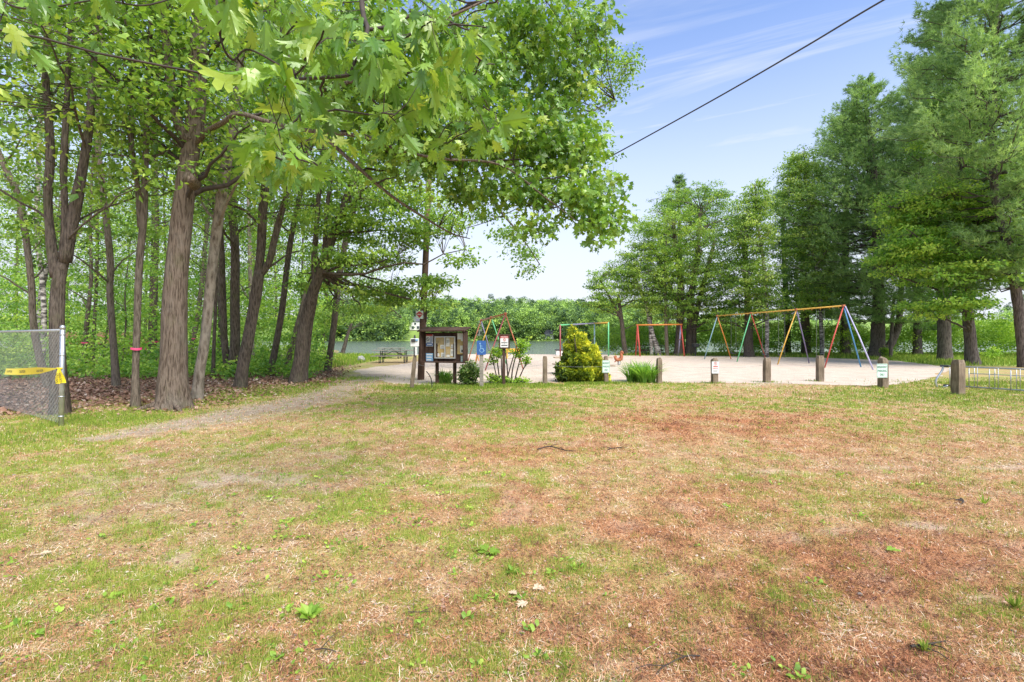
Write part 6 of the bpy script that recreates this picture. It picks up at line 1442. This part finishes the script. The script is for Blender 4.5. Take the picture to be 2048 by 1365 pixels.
small_bush('leafy bush between the V fork and the double trunk', 535, 742, 30, 26, 84, 'bright_leaf', nn=60)
small_bush('leafy bush in the shade behind the twin trunks', 420, 738, 26, 22, 85, 'bright_leaf', nn=60)

# ------------------------------------------------------------------ grass, dry needles, litter on the ground
def scatter_pts(n, y0, y1, rng, half=1.16):
    y = np.exp(rng.uniform(math.log(y0), math.log(y1), n)); x = rng.uniform(-half, half, n) * y; return x, y
def on_sand(x, y):
    px, py = to_px(x, y); poly = np.array(sand_px)
    front = np.interp(px, [705, 735, 790, 850, 950, 1090, 1300, 1500, 1640, 1740, 1800, 1850, 1885, 1905], [742, 758, 768, 771, 768, 766, 765, 767, 770, 773, 769, 759, 748, 739])
    back = np.interp(px, [690, 745, 800, 842, 845, 900, 1240, 1360, 1480, 1650, 1790, 1880, 1905], [742, 735, 730, 722, 713, 709, 711.6, 712.2, 713.2, 716.5, 722, 732, 739])
    return (px > 700) & (px < 1902) & (py < front) & (py > back)
gr_ = np.random.default_rng(21)
T_BLADE = (np.array([(-.5, 0, 0), (.5, 0, 0), (.38, .55, .10), (-.38, .55, .10), (0, 1, .34)], float), [(0, 1, 2, 3), (3, 2, 4)])
T_STRIP = (np.array([(-.5, -.5, 0), (.5, -.5, 0), (.4, .1, .06), (-.4, .1, .06), (0, .5, .0)], float), [(0, 1, 2, 3), (3, 2, 4)])
def put_blades(mb, x, y, h, w, tint, rng, lean=.5):
    n = len(x); a = rng.uniform(0, 6.283, n); t_ = lean * np.abs(rng.normal(0, 1, n)); t_ = np.clip(t_, 0, 1.35)
    ax = np.stack([np.cos(a) * np.sin(t_), np.sin(a) * np.sin(t_), np.cos(t_)], -1); nu = np.stack([-np.cos(a) * np.cos(t_), -np.sin(a) * np.cos(t_), np.sin(t_)], -1) + rng.normal(0, .25, (n, 3))
    pos = np.stack([x, y, gz_fine(x, y) - .004], -1)
    mb.inst(T_BLADE[0], T_BLADE[1], pos, frames(ax, nu), np.stack([w, h, h], -1), tint)
def put_strips(mb, x, y, ln, w, tint, rng, tilt=.16, z0=.006):
    n = len(x); a = rng.uniform(0, 6.283, n); e = np.abs(rng.normal(0, tilt, n))
    ax = np.stack([np.cos(a) * np.cos(e), np.sin(a) * np.cos(e), np.sin(e)], -1); nu = np.array([0, 0, 1.0]) + rng.normal(0, .35, (n, 3))
    pos = np.stack([x, y, gz_fine(x, y) + z0 + .5 * ln * np.sin(e) + rng.random(n) * .008], -1)
    mb.inst(T_STRIP[0], T_STRIP[1], pos, frames(ax, nu), np.stack([w, ln, ln], -1), tint)
# green grass
x, y = scatter_pts(800000, 1.75, 19, gr_); g_, r_c, b_, l_, p_ = cover(x, y)
keep = gr_.random(len(x)) < np.clip(g_ * 1.15, 0, 1) * .9 + .10 * (1 - r_c) * (1 - p_) * (1 - b_); keep &= ~on_sand(x, y) | (gr_.random(len(x)) < .012)
x, y, g_ = x[keep], y[keep], g_[keep]
h = (.010 + .026 * g_ * gr_.random(len(x)) + .010 * gr_.random(len(x))) * (1 + .025 * y); w = np.maximum(.0028, .00075 * y) * gr_.uniform(.7, 1.3, len(x))
tn = np.clip(.58 - .12 * g_ * sstep(7, 12, y) + .10 * sstep(9, 4, y) + gr_.normal(0, .2, len(x)) + .25 * (fbm(x * 1.3, y * 1.3) - .5), 0, 1)
gm = MB(); put_blades(gm, x, y, h, w, tn, gr_, .62)
# tufts that stand a little above the turf
tx_, ty_ = scatter_pts(16000, 1.75, 17, gr_); gg = cover(tx_, ty_)[0]; kk = (gr_.random(len(tx_)) < .10 + .9 * gg) & ~on_sand(tx_, ty_); tx_, ty_ = tx_[kk], ty_[kk]
ii = np.repeat(np.arange(len(tx_)), 14); x = tx_[ii] + gr_.normal(0, .018, len(ii)) * (1 + .08 * ty_[ii]); y = ty_[ii] + gr_.normal(0, .018, len(ii)) * (1 + .08 * ty_[ii])
put_blades(gm, x, y, gr_.uniform(.02, .055, len(ii)) * (1 + .03 * y), np.maximum(.0026, .0007 * y) * gr_.uniform(.7, 1.3, len(ii)), np.clip(gr_.normal(.52, .16, len(tx_))[ii] + gr_.normal(0, .14, len(ii)), 0, 1), gr_, .6)
# taller grass along feet of posts, trunks, fence
feet = [G(a, b_)[:2] for a, b_ in ((1090, 769), (1212, 767), (1318, 767), (1429, 767), (1533, 765), (1640, 763), (1766, 776), (1916, 790), (870, 769), (910, 771), (963, 775), (1007, 772), (841, 760), (823, 778))]
fx_, fy_ = [], []
for f_ in feet:
    n = 170; fx_.append(f_[0] + gr_.normal(0, .22, n)); fy_.append(f_[1] + gr_.normal(-.06, .16, n))
for (pa, pb, n, s_) in ((G(-120, 905), G(285, 826), 6500, .5), (G(400, 812), G(720, 756), 7000, .5), (G(780, 778), G(1110, 771), 8000, .45), (G(1100, 769), G(1240, 767), 2500, .2), (G(1660, 790), G(2080, 800), 5000, 1.0), (G(1880, 770), G(2100, 772), 5000, .8)):
    t_ = gr_.random(n)[:, None]; q = pa[:2] * (1 - t_) + pb[:2] * t_ + gr_.normal(0, s_, (n, 2)) * [1.2, 1]; fx_.append(q[:, 0]); fy_.append(q[:, 1])
x = np.concatenate(fx_); y = np.concatenate(fy_); ok = fbm(x * 1.9 + 7, y * 1.9) > .40; x, y = x[ok], y[ok]
put_blades(gm, x, y, gr_.uniform(.03, .10, len(x)), np.maximum(.0045, .0008 * y) * gr_.uniform(.7, 1.3, len(x)), np.clip(gr_.normal(.36, .2, len(x)), 0, 1), gr_, .45)
# far lawns: under the right hand trees and toward the water on the left
n = 26000; x = np.concatenate([gr_.uniform(8.5, 46, n), gr_.uniform(-15, -7.5, 12000)]); y = np.concatenate([gr_.uniform(26, 46.5, n), gr_.uniform(17, 44, 12000)])
ok = (strip_green(x, y) > .5) & ~on_sand(x, y) & (y < shore(x) - .4); x, y = x[ok], y[ok]
put_blades(gm, x, y, gr_.uniform(.10, .30, len(x)), gr_.uniform(.025, .05, len(x)), np.clip(gr_.normal(.45, .2, len(x)), 0, 1), gr_, .5)
gro = gm.build('grass', M['grass']); tag(gro, 'thin patchy green grass over the clearing and along its edges', 'grass', kind='stuff')
# dry needles and straw
x, y = scatter_pts(900000, 1.75, 17.5, gr_); g_, r_c, b_, l_, p_ = cover(x, y)
keep = gr_.random(len(x)) < np.clip(.40 + .5 * r_c, 0, 1) * (1 - .80 * b_) * (1 - .55 * g_) * (1 - .35 * p_) * (1 - .8 * np.clip(l_, 0, 1)); keep &= ~on_sand(x, y)
x, y, r_c = x[keep], y[keep], r_c[keep]
cl_ = fbm(x * 7, y * 7, 3) - .5
tn = np.clip(.64 - .40 * r_c + gr_.normal(0, .24, len(x)) + 1.0 * cl_, 0, 1)
ln_s = np.where(gr_.random(len(x)) < .12, gr_.uniform(.025, .055, len(x)), gr_.uniform(.007, .026, len(x))) * (1 + .06 * y)
dm = MB(); put_strips(dm, x, y, ln_s, np.maximum(.0026, .0008 * y) * gr_.uniform(.7, 1.5, len(x)), tn, gr_, .38)
dro = dm.build('dry_grass', M['dry']); tag(dro, 'matted dry reddish grass and fallen needles over the clearing', 'dry grass', kind='stuff')
# leaf litter under the wood, and scattered bits over the clearing
x, y = scatter_pts(150000, 8, 34, gr_, 1.3); cv_ = cover(x, y); l_ = cv_[3]; ok = (gr_.random(len(x)) < l_ * 1.1 - 2.5 * cv_[4]) & (x < -2); x, y = x[ok], y[ok]
lm = MB(); s_ = gr_.uniform(.05, .11, len(x)); a = gr_.uniform(0, 6.283, len(x)); ax = np.stack([np.cos(a), np.sin(a), gr_.normal(0, .3, len(x))], -1)
lm.inst(T_CLUMP[0], T_CLUMP[1], np.stack([x, y, gr_.uniform(.005, .05, len(x))], -1), frames(ax, np.array([0, 0, 1.0]) + gr_.normal(0, .45, (len(x), 3))), s_, np.clip(gr_.normal(.5, .24, len(x)), 0, 1))
x, y = scatter_pts(30000, 1.9, 15, gr_); keep = gr_.random(len(x)) < .25 + .75 * fbm(x * 2.5, y * 2.5); x, y = x[keep], y[keep]; a = gr_.uniform(0, 6.283, len(x)); ax = np.stack([np.cos(a), np.sin(a), gr_.normal(0, .15, len(x))], -1)
lm.inst(T_CLUMP[0], T_CLUMP[1], np.stack([x, y, gz_fine(x, y) + .010], -1), frames(ax, np.array([0, 0, 1.0]) + gr_.normal(0, .3, (len(x), 3))), gr_.uniform(.007, .024, len(x)) * (1 + .03 * y), np.clip(gr_.normal(.52, .25, len(x)), 0, 1))
lo_ = lm.build('leaf_litter', M['litter']); tag(lo_, 'brown fallen leaves under the wood with stray bits over the clearing', 'leaf litter', kind='stuff')
# low broad leaved weeds
wr = np.random.default_rng(44); WZ = [(760, 1000, 160, 60, 60), (600, 1010, 120, 40, 30), (860, 965, 90, 20, 20), (700, 1060, 140, 50, 40), (200, 1200, 260, 80, 46), (500, 1150, 200, 60, 30), (320, 1300, 260, 60, 40), (900, 1250, 260, 90, 26), (1000, 1180, 140, 60, 20), (1550, 1250, 200, 90, 12), (1250, 960, 200, 40, 14), (1700, 1000, 260, 50, 14), (1650, 840, 200, 30, 20), (450, 960, 200, 40, 16), (1300, 870, 120, 20, 10)]
cx_ = []
for (a, b, ra, rb_, n) in WZ:
    for _ in range(n // 2 + 2): 
        py = max(790, wr.normal(b, rb_)); cx_.append(G(wr.normal(a, ra), py))
cx_ = np.array(cx_); cx_ = cx_[cx_[:, 1] > 1.8]; cx_[:, 2] = gz_fine(cx_[:, 0], cx_[:, 1])
k = 9; idx = np.repeat(np.arange(len(cx_)), k); a = wr.uniform(0, 6.283, len(idx)); el = wr.uniform(.05, .7, len(idx)); dv = np.stack([np.cos(a) * np.cos(el), np.sin(a) * np.cos(el), np.sin(el)], -1); sz = (wr.uniform(.018, .042, len(cx_)))[idx] * wr.uniform(.7, 1.3, len(idx))
wdm = MB(); T = T_CLUMP[0] * np.array([.75, 1, .6]); wdm.inst(T, T_CLUMP[1], cx_[idx] + dv * .012 + wr.normal(0, .022, (len(idx), 3)) * [1, 1, .15] + [0, 0, .012], frames(dv, np.array([0, 0, 1.0]) + wr.normal(0, .35, dv.shape)), sz * .85, np.clip(wr.normal(.45, .25, len(idx)), 0, 1))
wo = wdm.build('low_weeds', M['thicket_leaf']); tag(wo, 'small clover like weeds dotted through the dry grass', 'weeds', kind='stuff')
# pebbles
x, y = scatter_pts(1300, 1.9, 15, wr); sc = wr.uniform(.003, .010, len(x)) * np.where(wr.random(len(x)) < .04, 2.2, 1); bm = bmesh.new(); bmesh.ops.create_icosphere(bm, subdivisions=1, radius=1.0); pv = np.array([v_.co[:] for v_ in bm.verts]); bm.verts.index_update(); pf = [tuple(v_.index for v_ in f.verts) for f in bm.faces]; bm.free()
pm = MB(); pm.inst(pv * [1, .8, .55], pf, np.stack([x, y, gz_fine(x, y) + sc * .3], -1), np.repeat(I3[None], len(x), 0), sc, np.full(len(x), .5)); po = pm.build('pebbles', plain('pebble_stone', (0.30, 0.26, 0.22), .9, var=.4, scale=30)); tag(po, 'small grey pebbles scattered in the dry grass', 'pebbles', kind='stuff')

# single weeds, sticks and leaves one can point to
def rosette(label, px, py, n, size, seed, mat='oak_leaf', tmpl=T_DIAMOND, up=(.2, .9), name='weed_plant'):
    r_ = np.random.default_rng(seed); g = G(px, py); g[2] = float(gz_fine(g[0:1], g[1:2])[0]); a = r_.uniform(0, 6.283, n); el = r_.uniform(up[0], up[1], n); dv = np.stack([np.cos(a) * np.cos(el), np.sin(a) * np.cos(el), np.sin(el)], -1)
    m = MB(); m.inst(tmpl[0], tmpl[1], g + dv * size * .2 + [0, 0, .012], frames(dv, np.array([0, 0, 1.0]) + r_.normal(0, .2, dv.shape)), np.stack([np.full(n, size * (.12 if tmpl is T_BLADE else 1)), *[size * r_.uniform(.6, 1.25, n)] * 2], -1), np.clip(r_.normal(.45, .18, n), 0, 1))
    for d_ in (dv if tmpl is not T_BLADE else dv[:0]): m.rod(g - [0, 0, .01], g + d_ * size * .3 + [0, 0, .012], .002, 4)
    o = m.build(name, M[mat], origin=g); tag(o, label, 'weed')
rosette('bright green broad leaved weed in the middle of the clearing', 975, 1112, 7, .085, 1, 'thicket_leaf', T_OAK, (.1, .5))
rosette('large leafy weed rosette low in the left of the clearing', 618, 1240, 13, .07, 2, 'thicket_leaf')
rosette('tufted weed near the bottom right corner', 1850, 1310, 40, .05, 3, 'grass', T_BLADE, (.3, 1.2))
rosette('tall narrow leaved weed tuft beyond the big bare patch on the right', 1968, 1010, 22, .075, 4, 'thicket_leaf', T_BLADE, (.4, 1.2))
rosette('grassy tuft at the right edge below the bare streaks', 2030, 1222, 50, .06, 5, 'grass', T_BLADE, (.4, 1.2))
rosette('leafy weed patch just below the bright broad leaved weed', 1025, 1150, 12, .045, 6, 'thicket_leaf')
def stick(label, pts, r, seed, name='fallen_twig'):
    r_ = np.random.default_rng(seed); q = np.array([G(a, b) for a, b in pts]); q[:, 2] = gz_fine(q[:, 0], q[:, 1]) + .022 + r_.random(len(q)) * .012
    m = MB(); s_ = smooth_path(q, 5); m.tube(s_, np.linspace(r, r * .45, len(s_)), 6)
    for k in range(2):
        i = len(s_) // 3 * (k + 1); d = np.array([r_.normal(), r_.normal(), .25]); d = d / np.linalg.norm(d) * .14; m.tube([s_[i], s_[i] + d * .6, s_[i] + d + [0, 0, -.02]], [r * .6, r * .45, r * .25], 5)
    o = m.build(name, M['twig'], origin=q[0]); tag(o, label, 'twig')
stick('forked dark twig on the brown turf in front of the notice board', [(1075, 903), (1100, 898), (1130, 904), (1152, 907)], .009, 1)
stick('short curved twig on the brown turf to the right of the forked one', [(1216, 903), (1230, 900), (1244, 901)], .008, 2)
stick('long thin twig in the lower right corner of the clearing', [(1400, 1320), (1370, 1322), (1330, 1345), (1310, 1362)], .004, 3)
stick('straight thick twig beside the tufted weed at the lower right', [(1822, 1308), (1850, 1302), (1892, 1297)], .006, 4)
stick('dark twig lying near the bottom left of centre', [(630, 1314), (650, 1312), (672, 1316)], .004, 5)
stick('thin straight twig in the bare patch left of centre', [(815, 1236), (835, 1235), (866, 1233)], .003, 6)
stick('dark root end curling out of the turf on the right', [(1922, 1003), (1927, 1008), (1924, 1013)], .010, 7)
def dead_leaf(label, px, py, s, a, seed, mat='dead_leaf', name='dry_leaf'):
    r_ = np.random.default_rng(seed); g = G(px, py); g[2] = float(gz_fine(g[0:1], g[1:2])[0]) + .022; d = np.array([[math.cos(a), math.sin(a), .12]])
    m = MB(); T = T_OAK[0].copy(); T[:, 2] += .12 * np.abs(T[:, 0]); m.inst(T, T_OAK[1], g[None], frames(d, np.array([[.1, -.1, 1.0]])), np.array([s]), np.array([.5])); o = m.build(name, M[mat], origin=g); tag(o, label, 'leaf')
dead_leaf('pale dry leaf, topmost of three lying together in the centre', 1066, 1186, .075, .6, 1); dead_leaf('pale dry leaf, left one of three lying together in the centre', 1034, 1196, .06, 2.4, 2); dead_leaf('pale dry leaf, lowest of three lying together in the centre', 1056, 1212, .07, 3.6, 3)
dead_leaf('fresh green leaf lying flat on the red turf at the right', 1774, 1108, .09, .2, 4, 'thicket_leaf'); dead_leaf('pale curled dry leaf lying in the left of the clearing', 80, 1112, .06, .8, 5)
